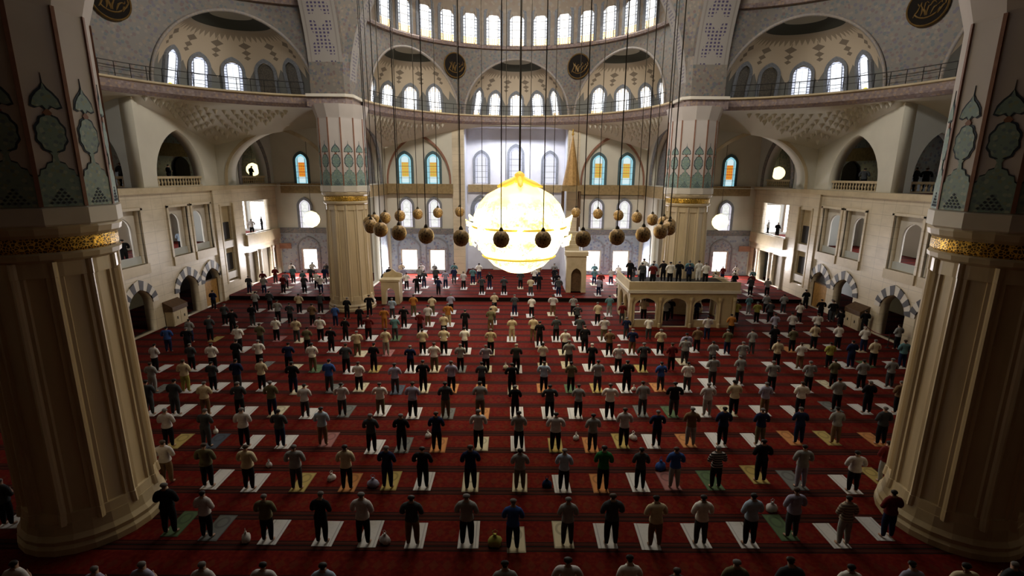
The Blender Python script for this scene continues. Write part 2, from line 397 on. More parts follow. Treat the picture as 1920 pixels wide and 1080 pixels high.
# ------------------------------------------------------------------ side walls
for s, side in ((-1, 'left'), (1, 'right')):
    fn = lambda a, b, d, s=s: (s * (WX + d), a, b)
    F_arches = [(30.2, 32.6, 2.2, 3.35), (33.5, 35.9, 2.2, 3.35), (38.9, 41.4, 2.2, 3.35), (42.3, 44.6, 2.2, 3.35)]
    holes = [pointed(a, b, 0.02, zs, zp) for a, b, zs, zp in F_arches]
    upper = [(30.3, 32.7), (33.3, 35.9), (38.9, 41.2), (41.8, 44.3)]
    holes += [rect(a, b, 5.05, 8.85) for a, b in upper]
    holes += [rect(45.9, 47.9, 1.5, 8.5), rect(49.9, 55.6, 5.45, 8.75)]
    holes += [rect(a, b, 0.37, 3.65) for a, b in ((50.0, 51.8), (52.7, 54.7), (55.4, 56.7))]
    w = wall2d('wall_' + side, [(-6, 0), (-6, ZL), (QY + 1, ZL), (QY + 1, 0)], holes, 0.7, fn, MT['wall'])
    struct(w, 'beige marble %s side wall with arched doors and gallery openings' % side, 'wall')
    # ledge on top of the wall
    struct(MB().box(min(s * (WX - .28), s * (WX + .7)), max(s * (WX - .28), s * (WX + .7)), -6, QY, ZL - .42, ZL - .02).build('trim_' + ('1' if s < 0 else '2'), MT['stone'], None),
           'projecting stone ledge along the top of the %s marble wall' % side, 'ledge')
    # arched screens set inside the tall gallery openings
    for i, (a, b) in enumerate(upper):
        m = (a + b) / 2
        sc = wall2d('arched_screen', rect(a, b, 5.05, 8.85), [roundarch(a + .35, b - .35, 5.06, 8.35 - (b - a) / 2 + .35)], 0.2, lambda p, q, d, s=s: (s * (WX + 0.45 + d), p, q), MT['white'], w)
        MB().box(min(s * (WX - .14), s * (WX + .2)), max(s * (WX - .14), s * (WX + .2)), a - .15, b + .15, 4.35, 5.05).build('sill_panel', MT['stone'], w)
        for q in (a - .1, b + .1):
            MB().box(min(s * (WX - .10), s * (WX + .1)), max(s * (WX - .10), s * (WX + .1)), q - .1, q + .1, 5.05, 9.0).build('jamb', MT['wall'], w)
        MB().box(min(s * (WX - .10), s * (WX + .1)), max(s * (WX - .10), s * (WX + .1)), a - .2, b + .2, 8.86, 9.05).build('lintel', MT['wall'], w)
        g = MB().box(min(s * (WX + .3), s * (WX + .36)), max(s * (WX + .3), s * (WX + .36)), a + .05, b - .05, 5.05, 5.6).build('parapet_panel', MT['plasterc'], w)
    # striped voussoirs of the ground floor arches
    vm = []
    for (a, b, zs, zp) in F_arches:
        inn = pointed(a, b, zs, zs, zp, 6)[1:-1]; ou = pointed(a - .55, b + .55, zs, zs, zp + .72, 6)[1:-1]
        for i in range(len(inn) - 1):
            mb = MB().prism([inn[i], ou[i], ou[i + 1], inn[i + 1]], 0.10 if i % 2 == 0 else 0.085, lambda p, q, d, s=s: (s * (WX - d + 0.01), p, q))
            mb.build('voussoir', MT['vdark'] if i % 2 == 0 else MT['white'], w)
    # tall niche panel with two dark windows
    for z0, z1 in ((5.4, 7.0), (2.5, 4.1)):
        MB().box(min(s * (WX + .3), s * (WX + .4)), max(s * (WX + .3), s * (WX + .4)), 46.3, 47.6, z0, z1).build('niche_window', MT['dark'], w)
        MB().box(min(s * (WX + .05), s * (WX + .4)), max(s * (WX + .05), s * (WX + .4)), 46.1, 47.75, z0 - .75, z0 - .1).build('niche_sill', MT['white'], w)
    MB().box(min(s * (WX + .4), s * (WX + .5)), max(s * (WX + .4), s * (WX + .5)), 45.9, 47.9, 1.5, 8.5).build('niche_back', MT['stone'], w)
    for q in (45.78, 47.98):
        MB().box(min(s * (WX - .12), s * (WX + .1)), max(s * (WX - .12), s * (WX + .1)), q - .1, q + .1, 1.4, 8.7).build('niche_jamb', MT['stone'], w)
    # balcony front below the wide opening
    MB().box(min(s * (WX - .25), s * (WX + .2)), max(s * (WX - .25), s * (WX + .2)), 49.7, 56.9, 4.35, 5.45).build('balcony_front', MT['stone'], w)
    for i, (a, b) in enumerate(((50.0, 51.8), (52.7, 54.7), (55.4, 56.7))):
        if i != 1 or s < 0:
            MB().box(min(s * (WX + .35), s * (WX + .45)), max(s * (WX + .35), s * (WX + .45)), a, b, .36, 3.65).build('door_panel', MT['greige'], w)
    for q in (52.25, 55.05, 49.7):
        MB().lathe([(.2, .35), (.2, .5), (.14, .55), (.13, 3.4), (.2, 3.55), (.2, 3.7)], 10, (s * (WX - .05), q, 0)).build('colonnette', MT['white'], w)
    # small wall pilaster strip
    MB().box(min(s * (WX - .18), s * (WX + .1)), max(s * (WX - .18), s * (WX + .1)), 44.75, 45.45, 0, ZL - .42).build('pilaster', MT['wall'], w)

    # rooms behind: floors, back wall, ceiling
    x0, x1 = min(s * (WX + .7), s * 33), max(s * (WX + .7), s * 33)
    struct(MB().box(x0, x1, 14, QY + 1, 4.55, 5.0).build('floor_gallery_' + side, MT['carpet']), 'carpeted middle gallery floor behind the %s wall' % side, 'floor')
    struct(MB().box(x0, x1, 14, QY + 1, ZL - .45, ZL - .03).build('floor_upper_gallery_' + side, MT['carpet']), 'carpeted upper gallery floor behind the %s wall' % side, 'floor')
    bw = MB().box(min(s * 33, s * 33.5), max(s * 33, s * 33.5), 14, QY + 1, 0, 17.5).build('wall_gallery_' + side, MT['plasterc'])
    struct(bw, 'pale back wall of the %s galleries' % side, 'wall')
    for a, b in ((31, 33.6), (36.2, 38.6), (43, 45.5), (49.6, 52.2), (53.2, 56.4)):
        window((s * 32.95, (a + b) / 2, 5.5), R(-90) * s, b - a, 3.2, 'plain', 'rect', 'white', 'bright daylit window on the %s middle gallery back wall, %s from the camera' % (side, {31: 'first', 36.2: 'second', 43: 'third', 49.6: 'fourth', 53.2: 'fifth'}[a]))
    for a, b in ((44.4, 45.4), (50.5, 51.9)):
        MB().box(min(s * 32.85, s * 33), max(s * 32.85, s * 33), a, b, .1, 2.4).build('lit_doorway', MT['daylight_dim'], bw)
    en = MB().box(min(s * WX, s * 33.5), max(s * WX, s * 33.5), QY + .9, QY + 1.4, 0, 17.5).build('wall_gallery_end_' + side, MT['plasterc'])
    struct(en, 'far end wall closing the %s galleries' % side, 'wall')
    window((s * 29.0, QY + .9, 5.3), 0, 2.2, 3.0, 'plain', 'rect', 'white', 'large bright window at the far end of the %s middle gallery' % side)
    window((s * 31.6, QY + .9, 5.3), 0, 1.6, 3.4, 'plain', 'rect', 'white', 'second bright window at the far end of the %s middle gallery' % side)
    MB().box(min(s * 27.6, s * 33), max(s * 27.6, s * 33), QY + .8, QY + .9, ZL, 16.8).build('patterned_back', MT['dark_pattern'], en)
    # partitions in the middle gallery
    for q in (48.6,):
        struct(MB().box(x0, x1, q - .12, q + .12, 5.0, ZL - .45).build('wall_partition_' + side, MT['plasterc']), 'plain partition crossing the %s middle gallery' % side, 'wall')

    # upper gallery wall with the pointed arch, return wall of the deep recess, end wall with the wide arch
    uw = wall2d('wall_upper_' + side, [(36.8, ZL), (36.8, 16.9), (47.3, 16.9), (47.3, ZL)], [pointed(38.3, 44.2, ZL + .02, 11.0, 14.75)], 0.9, fn, MT['plaster'])
    struct(uw, 'plaster wall with one tall pointed gallery arch above the %s ledge' % side, 'wall')
    rw = wall2d('wall_return_' + side, rect(WX + .9, 33, ZL, 17.2), [pointed(28.2, 31.3, ZL + .02, 11.4, 14.6)], 0.6, lambda a, b, d, s=s: (s * a, 36.8 + d, b), MT['plasterc'])
    struct(rw, 'shaded return wall with a gallery arch beside the %s near column' % side, 'wall')
    ew = wall2d('wall_end_' + side, rect(CX + .3, WX, ZL, 16.9), [pointed(16.6, 25.9, ZL - .01, 11.0, 15.25, 14)], 1.3, lambda a, b, d, s=s: (s * a, 46.2 + d, b), MT['plaster'])
    struct(ew, 'wide pointed arch between %s far column and side wall' % side, 'arch')
    inn = pointed(16.6, 25.9, ZL, 11.0, 15.25, 14); ou = pointed(16.35, 26.15, ZL, 11.0, 15.6, 14)
    MB().ring(ou, inn, 0.06, lambda a, b, d, s=s: (s * a, 46.2 - d, b)).build('arch_moulding', MT['stone'], ew)
    # side wall of the corner bay, with a smaller arch
    cw = wall2d('wall_corner_' + side, rect(47.5, QY, ZL, 17.2), [pointed(50.2, 55.6, ZL + .02, 11.2, 15.1)], 0.9, fn, MT['plasterc'])
    struct(cw, 'inner wall of the %s corner bay with a pointed gallery arch' % side, 'wall')
    inn = pointed(50.2, 55.6, ZL, 11.2, 15.1); ou = pointed(49.7, 56.1, ZL, 11.2, 15.75)
    MB().ring(ou, inn, 0.08, lambda a, b, d, s=s: (s * (WX - d), a, b)).build('patterned_arch_band', MT['dark_pattern'], cw)
    struct(MB().box(min(s * CX, s * 34), max(s * CX, s * 34), 47.4, QY + 1, 17.0, 17.4).build('ceiling_corner_' + side, MT['plasterc']), 'plain ceiling of the %s corner bay' % side, 'ceiling')
    struct(MB().box(min(s * (WX + .9), s * 34), max(s * (WX + .9), s * 34), 36.9, 47.5, 16.9, 17.2).build('ceiling_gallery_' + side, MT['plasterc']), 'plain ceiling of the %s upper gallery' % side, 'ceiling')
    # patterned back of the upper gallery seen through the arches
    MB().box(min(s * 32.9, s * 33), max(s * 32.9, s * 33), 37.4, 57.4, ZL, 16.8).build('patterned_back', MT['tiles'], bw)
    MB().box(min(s * 32.8, s * 32.95), max(s * 32.8, s * 32.95), 47.0, 52.0, 13.0, 14.2).build('gilded_panel', MT['brownledge'], bw)
    nd = pointed(49.6, 51.8, ZL, 12.0, 13.0)
    MB().prism(nd, 0.15, lambda a, b, d, s=s: (s * (32.85 - d), a, b)).build('dark_niche', MT['dark'], bw)
    # balustrades
    def balustrade(p0, p1, label):
        p0, p1 = Vector(p0), Vector(p1); L = (p1 - p0).length; d = (p1 - p0).normalized(); n = Vector((-d.y, d.x, 0)) * 0.11
        t = thing('balustrade', label, 'balustrade', p0)
        for nm, z0, z1, w_ in (('handrail', .62, .8, 1.2), ('plinth', 0, .1, 1.1)):
            mb = MB(); q = [(-n * w_), (-n * w_) + d * L, (n * w_) + d * L, n * w_]
            mb.add([(v.x, v.y, z) for z in (z0, z1) for v in q], [(3, 2, 1, 0), (4, 5, 6, 7), (0, 1, 5, 4), (1, 2, 6, 5), (2, 3, 7, 6), (3, 0, 4, 7)])
            mb.build(nm, MT['stone'], t)
        nb = max(4, int(L / .36))
        me = MB().lathe([(.07, .1), (.05, .2), (.1, .34), (.05, .5), (.08, .62)], 8).mesh('baluster', MT['stone'])
        for i in range(nb):
            o = link('baluster', me, t); o.location = d * (L * (i + .5) / nb)
        return t
    balustrade((s * (WX + .35), 38.35, ZL), (s * (WX + .35), 44.15, ZL), 'stone balustrade in the tall pointed gallery arch on the %s' % side)
    balustrade((s * 28.25, 37.1, ZL), (s * 31.25, 37.1, ZL), 'stone balustrade in the shaded arch by the %s near column' % side)
    balustrade((s * (WX + .35), 50.25, ZL), (s * (WX + .35), 55.55, ZL), 'stone balustrade in the %s corner bay arch' % side)

# ------------------------------------------------------------------ qibla wall
fq = lambda a, b, d: (a, QY + d, b)
holes = []
low = [(-24.3, -22.7), (-12.95, -11.25), (-9.7, -8.1), (8.1, 9.7), (11.25, 12.95), (22.7, 24.3)]
holes += [rect(a, b, .75, 3.0) for a, b in low]
holes.append(rect(-5.65, 5.65, .3, 16.6))
qw = wall2d('wall_qibla', rect(-WX - 1, WX + 1, 0, 17.3), holes, 0.6, fq, MT['plaster'])
struct(qw, 'qibla wall with arched bays, tiled dado and stained windows', 'wall')
for a, b in low:
    window(((a + b) / 2, QY + .35, .75), 0, b - a, 2.25, 'plain', 'rect', 'white', 'bright white rectangular window in the tiled dado, %s' % ('far left corner bay' if a < -20 else 'far right corner bay' if a > 20 else 'left of mihrab, outer' if a < -11 else 'left of mihrab, inner' if a < 0 else 'right of mihrab, inner' if a < 10 else 'right of mihrab, outer'))
# tiled dado: the six tiles fields around the windows
for a, b, hl in ((-26.6, -19.9, [low[0]]), (-14.1, -6.1, low[1:3]), (6.1, 14.1, low[3:5]), (19.9, 26.6, [low[5]])):
    wall2d('tile_panel', rect(a, b, .36, 5.4), [rect(p - .12, q + .12, .7, 3.15) for p, q in hl], .12, lambda p, q, d: (p, QY - .12 + d, q), MT['tiles'], qw)
    MB().box(a, b, QY - .2, QY, 4.9, 5.5).build('tile_frieze', MT['dark_pattern'], qw)
    for p, q in hl:
        m = (p + q) / 2
        MB().ring(pointed(p - .5, q + .5, .7, 3.3, 4.6), pointed(p - .35, q + .35, .7, 3.3, 4.4), .1, lambda u, v, d: (u, QY - .12 - d, v)).build('tile_arch_border', MT['frame'], qw)
# blind arches framing the paired windows
for s in (-1, 1):
    a, b = sorted((s * 14.2, s * 7.1))
    pt = wall2d('arch_surround', rect(a - .1 if s < 0 else 5.7, b + .1 if s > 0 else -5.7, 9.3, 16.8), [pointed(a + .1, b - .1, 9.31, 10.8, 15.6, 12)], .35, lambda p, q, d: (p, QY - .35 + d, q), MT['plaster'], qw)
    MB().ring(pointed(a, b, 10.4, 10.8, 15.8, 12), pointed(a + .2, b - .2, 10.4, 10.8, 15.5, 12), .05, lambda p, q, d: (p, QY - .35 - d, q)).build('arch_moulding', MT['redline'], qw)
    nm = 'left' if s < 0 else 'right'
    for x, w_ in ((12.2, 'outer'), (9.1, 'inner')):
        window((s * x, QY, 10.45), 0, 1.35, 3.2, 'stain', 'arch', 'winteal', 'orange and aqua stained window, %s of the upper pair %s of mihrab' % (w_, nm))
        window((s * x, QY, 5.65), 0, 1.25, 3.1, 'lower', 'arch', 'frame', 'white patterned window, %s of the lower pair %s of mihrab' % (w_, nm))
    window((s * 23.6, QY, 10.35), 0, 1.25, 3.2, 'stain_red', 'arch', 'winteal', 'red-orange and aqua stained window in the far %s corner bay' % nm)
    window((s * 23.6, QY, 5.4), 0, 1.25, 3.2, 'lower', 'arch', 'frame', 'white patterned window behind the lit globe in the %s corner bay' % nm)
    MB().box(min(s * 25.9, s * 21.3), max(s * 25.9, s * 21.3), QY - .55, QY, 9.35, 10.4).build('gilded_ledge', MT['brownledge'], qw)
    MB().box(min(s * 14.3, s * 6.9), max(s * 14.3, s * 6.9), QY - .8, QY, 9.4, 10.45).build('gilded_ledge', MT['brownledge'], qw)
    MB().box(min(s * 6.95, s * 5.65), max(s * 6.95, s * 5.65), QY - .45, QY + .1, .35, 16.8).build('pilaster', MT['wall'], qw)
    # wall between the far column and the qibla wall, with patterned arches
    xw = 14.35
    sw = wall2d('wall_transverse_' + nm, [(44.6, .35), (44.6, 16.9), (QY, 16.9), (QY, .35)], [rect(46.4, 52.6, .36, 9.2), pointed(45.6, 54.6, 10.5, 11.2, 16.0, 12)], .7, lambda a, b, d, s=s: (s * (xw + d), a, b), MT['plaster'])
    struct(sw, 'narrow transverse wall with patterned arch beside the %s far column' % nm, 'wall')
    MB().ring(pointed(45.2, 55.0, 10.5, 11.2, 16.5, 12), pointed(45.9, 54.3, 10.5, 11.2, 15.7, 12), .12, lambda a, b, d, s=s: (s * (xw - d), a, b)).build('patterned_arch_band', MT['dark_pattern'], sw)
    MB().prism(pointed(45.6, 54.6, 10.5, 11.2, 16.0, 12), .1, lambda a, b, d, s=s: (s * (xw + .6 + d), a, b)).build('patterned_lunette', MT['dark_pattern'], sw)
    MB().box(min(s * (xw - .3), s * xw), max(s * (xw - .3), s * xw), 44.8, QY, 9.3, 10.4).build('gilded_ledge', MT['brownledge'], sw)
    MB().box(min(s * (xw - .12), s * xw), max(s * (xw - .12), s * xw), 53.0, 55.8, .35, 5.3).build('tile_panel', MT['tiles'], sw)

# mihrab recess
mr = MB()
mr.box(-6.2, 6.2, 60.0, 60.4, .3, 17.2)
mr.box(-6.2, -5.65, QY + .6, 60.0, .3, 17.2); mr.box(5.65, 6.2, QY + .6, 60.0, .3, 17.2); mr.box(-6.2, 6.2, QY + .1, 60.4, 16.6, 17.2)
mr = mr.build('wall_mihrab', MT['mihrab']); struct(mr, 'pale bluish recess holding the mihrab behind the great chandelier', 'wall')
for x, nm in ((-3.95, 'left'), (0, 'middle'), (3.95, 'right')):
    window((x, 60.0, 10.5 if x else 10.6), 0, 1.45, 3.4 if x else 4.0, 'mihrab', 'arch', 'frame', 'pale stained window above the mihrab, %s of the three' % nm)
MB().box(-5.5, 5.5, 59.5, 60.0, 9.5, 10.35).build('gilded_ledge', MT['brownledge'], mr)
for x in (-4.1, 4.1):
    MB().ring(pointed(x - 1.2, x + 1.2, 4, 7.4, 9.2), pointed(x - .95, x + .95, 4, 7.4, 8.9), .1, lambda a, b, d: (a, 60 - d, b)).build('blind_arch', MT['frame'], mr)
    window((x, 60.0, 5.2), 0, 1.4, 3.2, 'mihrab', 'arch', 'frame', 'pale window beside the mihrab niche, %s' % ('left' if x < 0 else 'right'))
mh = thing('mihrab', 'tall pale marble prayer niche behind the great chandelier', 'mihrab', (0, 59.95, .35))
wall2d('front_panel', rect(-2.6, 2.6, 0, 8.6), [pointed(-1.3, 1.3, -.01, 4.2, 6.4)], .5, lambda a, b, d: (a, -.55 + d, b), MT['white'], mh)
mb = MB(); P = []
for i in range(9):
    a = PI * i / 8; P.append([(-1.3 * math.cos(a) * r, -.1 + .05 * math.sin(a) * r, z) for z, r in ((0, 1), (4.2, 1), (5.4, .65), (6.4, .02))])
mb.grid(P).build('niche', MT['tiles'], mh)
MB().box(-2.8, 2.8, -.7, 0, 8.6, 9.0).build('crown', MT['gold'], mh)

# ------------------------------------------------------------------ squinch zone, cornice, drums, exedrae and semi-domes
def semidome(centre, axis, r, rect_fn, side, nwin, blind):
    """one of the three semi-domes: axis = heading of its middle measured from +Y (clockwise positive to +X)"""
    c = Vector((centre[0], centre[1], 0))
    def P(a, rr, z):            # a: angle from the axis
        h = axis + a
        return Vector((c.x + rr * math.sin(h), c.y + rr * math.cos(h), z))
    A = R(83); N = 84
    angs = [-A + 2 * A * i / N for i in range(N + 1)]
    # squinch surface between cornice and walls, stepped like stalactite work
    mb = MB(); rows = []
    for t in range(7):
        row = []
        for a in angs:
            top = P(a, r - .05, ZC - .55); q = rect_fn(P(a, 1, 0) - c, c); d = (Vector((q.x, q.y, 0)) - Vector((top.x, top.y, 0)))
            d = d if d.length else Vector((0, 0, 0))
            zb = ZC - .55 - 0.40 * d.length - .1
            k = t / 6; kk = k ** (1.0 if side == 'qibla' else 0.6)
            row.append((top.x + d.x * kk, top.y + d.y * kk, top.z + (zb - top.z) * k))
        rows.append(row)
    mb.grid(rows)
    sq = mb.build('wall_squinch_' + side, MT['plaster'], None, True); struct(sq, 'curved plaster squinch under the %s cornice' % side, 'squinch')
    # stalactite corbels in the two corners
    me = MB().lathe([(.02, -.30), (.10, -.16), (.19, .0), (.21, .16)], 8).mesh('stalactite', MT['plaster'])
    for sgn in (-1, 1):
        for lv in range(6):
            m = 17 - 2 * lv
            for j in range(m):
                a = sgn * R(52) + R((j - (m - 1) / 2 + .5 * (lv % 2)) * 2.3)
                top = P(a, r - .05, ZC - .55); q = rect_fn(P(a, 1, 0) - c, c); d = Vector((q.x - top.x, q.y - top.y, 0))
                if d.length < .8: continue
                k = .14 + .125 * lv; kk = k ** (1.0 if side == 'qibla' else 0.6); zb = -0.40 * d.length - .1
                o = link('stalactite', me, sq); o.location = (top.x + d.x * kk, top.y + d.y * kk, top.z + zb * k - .04)
    # cornice
    cn = thing('cornice', 'curved cornice with railing below the %s semi-dome' % side, 'cornice'); cn['kind'] = 'structure'
    mb = MB(); mb.grid([[P(a, r - o_, z) for a in angs] for o_, z in ((-.1, ZC + .32), (.62, ZC + .32), (.62, ZC + .2), (.45, ZC + .14))]); mb.build('pale_lip', MT['stone'], cn)
    mb = MB(); mb.grid([[P(a, r - o_, z) for a in angs] for o_, z in ((.45, ZC + .14), (.40, ZC - .35), (.10, ZC - .60), (-.1, ZC - .60))]); mb.build('patterned_band', MT['corn_band'], cn)
    mb = MB(); mb.tube([P(a, r - .5, ZC + 1.25) for a in angs[3:-3]], .03, 5); mb.tube([P(a, r - .5, ZC + .8) for a in angs[3:-3]], .018, 5); mb.build('handrail', MT['iron'], cn)
    me = MB().box(-.018, .018, -.018, .018, 0, .95).mesh('railing_post', MT['iron'])
    for a in angs[3:-3:2]:
        o = link('railing_post', me, cn); o.location = P(a, r - .5, ZC + .3)
    # drum wall with three arched mouths
    hr = 5.35; half = math.asin(hr / r)
    mouths = (R(-50), 0.0, R(50)) if side == 'qibla' else (R(-58), 0.0, R(58))
    def mouth_h(a):
        for m0 in mouths:
            d = a - m0
            if abs(d) < half:
                s_ = r * math.sin(abs(d)) / hr
                return ZC + .3 + hr * 1.05 * max(0, 1 - s_ ** 1.95) ** (1 / 1.95)
        return ZC + .3
    fine = [-A + 2 * A * i / 252 for i in range(253)]
    mb = MB(); rows = [[], [], []]
    for a in fine:
        z0 = mouth_h(a)
        for k in range(3): rows[k].append(P(a, r, z0 + (ZR - z0) * k / 2))
    mb.grid(rows); dw = mb.build('wall_drum_' + side, MT['spandrel']); struct(dw, 'painted spandrels over the three exedrae of the %s semi-dome' % side, 'wall')
    # ring moulding
    mb = MB(); mb.grid([[P(a, r + o_, z) for a in angs] for o_, z in ((.0, ZR - .25), (-.28, ZR - .2), (-.32, ZR), (-.28, ZR + .12), (0, ZR + .12))]); mb.build('ring_moulding', MT['corn_band'], dw)
    # exedrae
    for mi, m0 in enumerate(mouths):
        nm = {0: 'first', 1: 'middle', 2: 'last'}[mi]
        n = P(m0, 1, 0) - c; n.normalize(); sx = Vector((n.y, -n.x, 0)); mid = c + n * (r * math.cos(half))
        prof = lambda h: hr * max(0, 1 - (h / (hr * 1.05)) ** 1.95) ** (1 / 1.95)
        def E_(t, h, off=0):
            rr = max(0.0, prof(h) - off); s_ = rr * math.sin(t); sag = math.sqrt(max(0, r * r - s_ * s_)) - r * math.cos(half)
            p = mid + sx * s_ + n * (rr * math.cos(t) * 0.74 + sag); return Vector((p.x, p.y, ZC + .3 + h))
        hs = [hr * 1.05 * math.sin(PI / 2 * i / 16) for i in range(17)]
        ts = [-PI / 2 + PI * j / 28 for j in range(29)]
        mb = MB(); mb.grid([[E_(t, h) for t in ts] for h in hs], False, [[(j / 28, i / 16) for j in range(29)] for i in range(17)])
        ex = mb.build('exedra', MT['exedra'], None, True); struct(ex, 'half-dome exedra with painted sunburst, %s of the three on the %s' % (nm, side), 'half-dome')
        # arch moulding on the mouth
        mb = MB(); ed = []
        for o_, dd in ((0.0, .0), (0.0, .10), (.2, .10), (.2, .0)):
            row = []
            for i in range(41):
                ph = PI * i / 40; h = hr * 1.05 * math.sin(ph); s_ = prof(min(h, hr * 1.05)) * (1 if i <= 20 else -1)
                sc = 1 + o_ / hr; s2 = max(-r, min(r, s_ * sc)); sag = math.sqrt(max(0, r * r - s2 * s2)) - r * math.cos(half)
                p = mid + sx * s2 + n * (sag - dd); row.append((p.x, p.y, ZC + .3 + h * sc))
            ed.append(row)
        mb.grid(ed); mb.build('arch_moulding', MT['arch_band'], ex, True)
        # windows round the exedra
        for wi, td in enumerate((-58, -29, 0, 29, 58)):
            t = R(td); p = E_(t, 0.1, .04)
            q = E_(t, 2.4, .04)
            inward = -(sx * math.sin(t) + n * math.cos(t)); rz = math.atan2(inward.x, -inward.y)
            k = blind(mi, wi)
            tilt = math.atan2((Vector((q.x, q.y, 0)) - Vector((p.x, p.y, 0))).length, 2.3)
            window((p.x, p.y, p.z), rz, 1.3, 2.75, k, 'arch', 'frame', '%s arched window %s of five in the %s exedra on the %s' % ('blind' if k == 'blind' else 'bright', ('first', 'second', 'third', 'fourth', 'fifth')[wi], nm, side), tilt)
    # round calligraphy shields between the mouths
    for m0 in (R(-28), R(28)):
        sh = thing('calligraphy_medallion', 'round black medallion with gold calligraphy, %s one on the %s drum' % ('left' if m0 < 0 else 'right', side), 'medallion', P(m0, r - .10, ZR - 2.05), 0)
        inward = -(P(m0, 1, 0) - c); sh.rotation_euler = (0, 0, math.atan2(inward.x, -inward.y))
        MB().prism([(1.18 * math.cos(2 * PI * i / 32), 1.18 * math.sin(2 * PI * i / 32)) for i in range(32)], .1, lambda a, b, d: (a, -d, b)).build('disc', MT['shield'], sh)
        mb = MB(); mb.grid([[((1.17 + .06 * math.cos(k)) * math.cos(2 * PI * i / 32), -.1 + .07 * math.sin(k), (1.17 + .06 * math.cos(k)) * math.sin(2 * PI * i / 32)) for i in range(33)] for k in (0, 1.2, 2.4, 3.6, 4.8, 6.28)]); mb.build('rim', MT['shield_gold'], sh)
        strokes = MB(); rr = random.Random(int(m0 * 100) + len(side))
        for q_ in range(7):
            x = -.75 + .24 * q_; pts = []
            for i in range(8):
                u = i / 7; pts.append((x + .22 * math.sin(3 * u + q_) + .15 * u, -.12, -.55 + 1.15 * u * (0.6 + .4 * rr.random()) + .1 * math.sin(5 * u)))
            strokes.tube(pts, [.02, .05, .06, .05, .035, .05, .04, .015], 5)
        strokes.tube([(.75 * math.cos(i * .3 - 2.6), -.12, -.1 + .6 * math.sin(i * .3 - 2.6)) for i in range(9)], .05, 5)
        strokes.build('calligraphy', MT['shield_gold'], sh)
    # ring of tall windows and the semi-dome shell
    rows = []; B = R(88)
    ba = [-B + 2 * B * i / 64 for i in range(65)]
    prof2 = [(0, .12), (0, 1.5), (.05, 3.0), (.35, 4.4), (1.4, 7.0), (3.6, 9.6), (7.0, 11.6), (11.0, 12.4), (r - .05, 12.6)]
    mb = MB(); mb.grid([[P(a, r - o_, ZR + z) for a in ba] for o_, z in prof2])
    sd = mb.build('ceiling_semidome_' + side, MT['semidome'], None, True); struct(sd, 'shell of the %s semi-dome above its ring of windows' % side, 'semi-dome')
    for i in range(nwin):
        a = R(10.4) * (i - (nwin - 1) / 2); p = P(a, r - .03, ZR + .2); inward = -(P(a, 1, 0) - c)
        window(p, math.atan2(inward.x, -inward.y), 1.45, 3.75, 'ring', 'arch', 'frame', 'tall bright stained window, number %d from the left in the %s semi-dome ring' % (i + 1, side))
    return P

def exedra_mat():
    m, nt, b = nmat('painted_exedra'); u, v = uvs(nt)
    # v: 0 at the springing, 1 at the crown (arc angle)
    tri = ((u * 26).fr() - 0.5).abs() * 2
    cream = (0.56, 0.46, 0.34)
    c = mixc(nt, v.lt(0.17), cream, (0.19, 0.19, 0.17))
    tri2 = ((u * 14).fr() - 0.5).abs() * 2
    c = mixc(nt, v.gt(0.16) * v.lt(0.27 - tri2 * 0.10) , c, (0.20, 0.19, 0.17))
    # hanging ornaments
    d1 = (((u * 6).fr() - 0.5).abs() * 2.6 + (v - 0.49).abs() * 17).lt(0.62)
    d2 = (((u * 6).fr() - 0.5).abs() * 3.4 + (v - 0.42).abs() * 20).lt(0.55)
    d3 = (((u * 6).fr() - 0.5).abs() * 4.4 + (v - 0.37).abs() * 24).lt(0.50)
    dl = (((u * 6).fr() - 0.5).abs().lt(0.012)) * v.gt(0.35) * v.lt(0.56)
    c = mixc(nt, d1.mx(d2).mx(d3).mx(dl) * 0.85, c, (0.15, 0.115, 0.085))
    c = mixc(nt, v.gt(0.53 + tri * 0.07) * 0.8, c, (0.25, 0.195, 0.14))
    c = mixc(nt, v.gt(0.635), c, (0.30, 0.25, 0.19))
    c = mixc(nt, v.gt(0.665), c, (0.035, 0.035, 0.024))
    c = mixc(nt, v.gt(0.82), c, (0.34, 0.32, 0.27))
    nt.links.new(c, b.inputs['Base Color']); b.inputs['Roughness'].default_value = 0.8
    return m
MT['exedra'] = exedra_mat()
MT['semidome'] = tiled('painted_semidome', (0.30, 0.24, 0.18), [(0.28, 0.2, 0.16), (0.3, 0.3, 0.28), (0.4, 0.33, 0.25)], 2.5, 0.5)
MT['arch_band'] = tiled('painted_arch_band', (0.27, 0.235, 0.2), [(0.2, 0.2, 0.24), (0.38, 0.3, 0.24)], 6, 0.5)
MT['shield'] = plain('black_shield', (0.014, 0.011, 0.009), 0.9, 0, .1, 3, .1)
MT['shield_gold'] = plain('shield_gold', (0.17, 0.10, 0.03), 0.5, 0.4, 0.2)

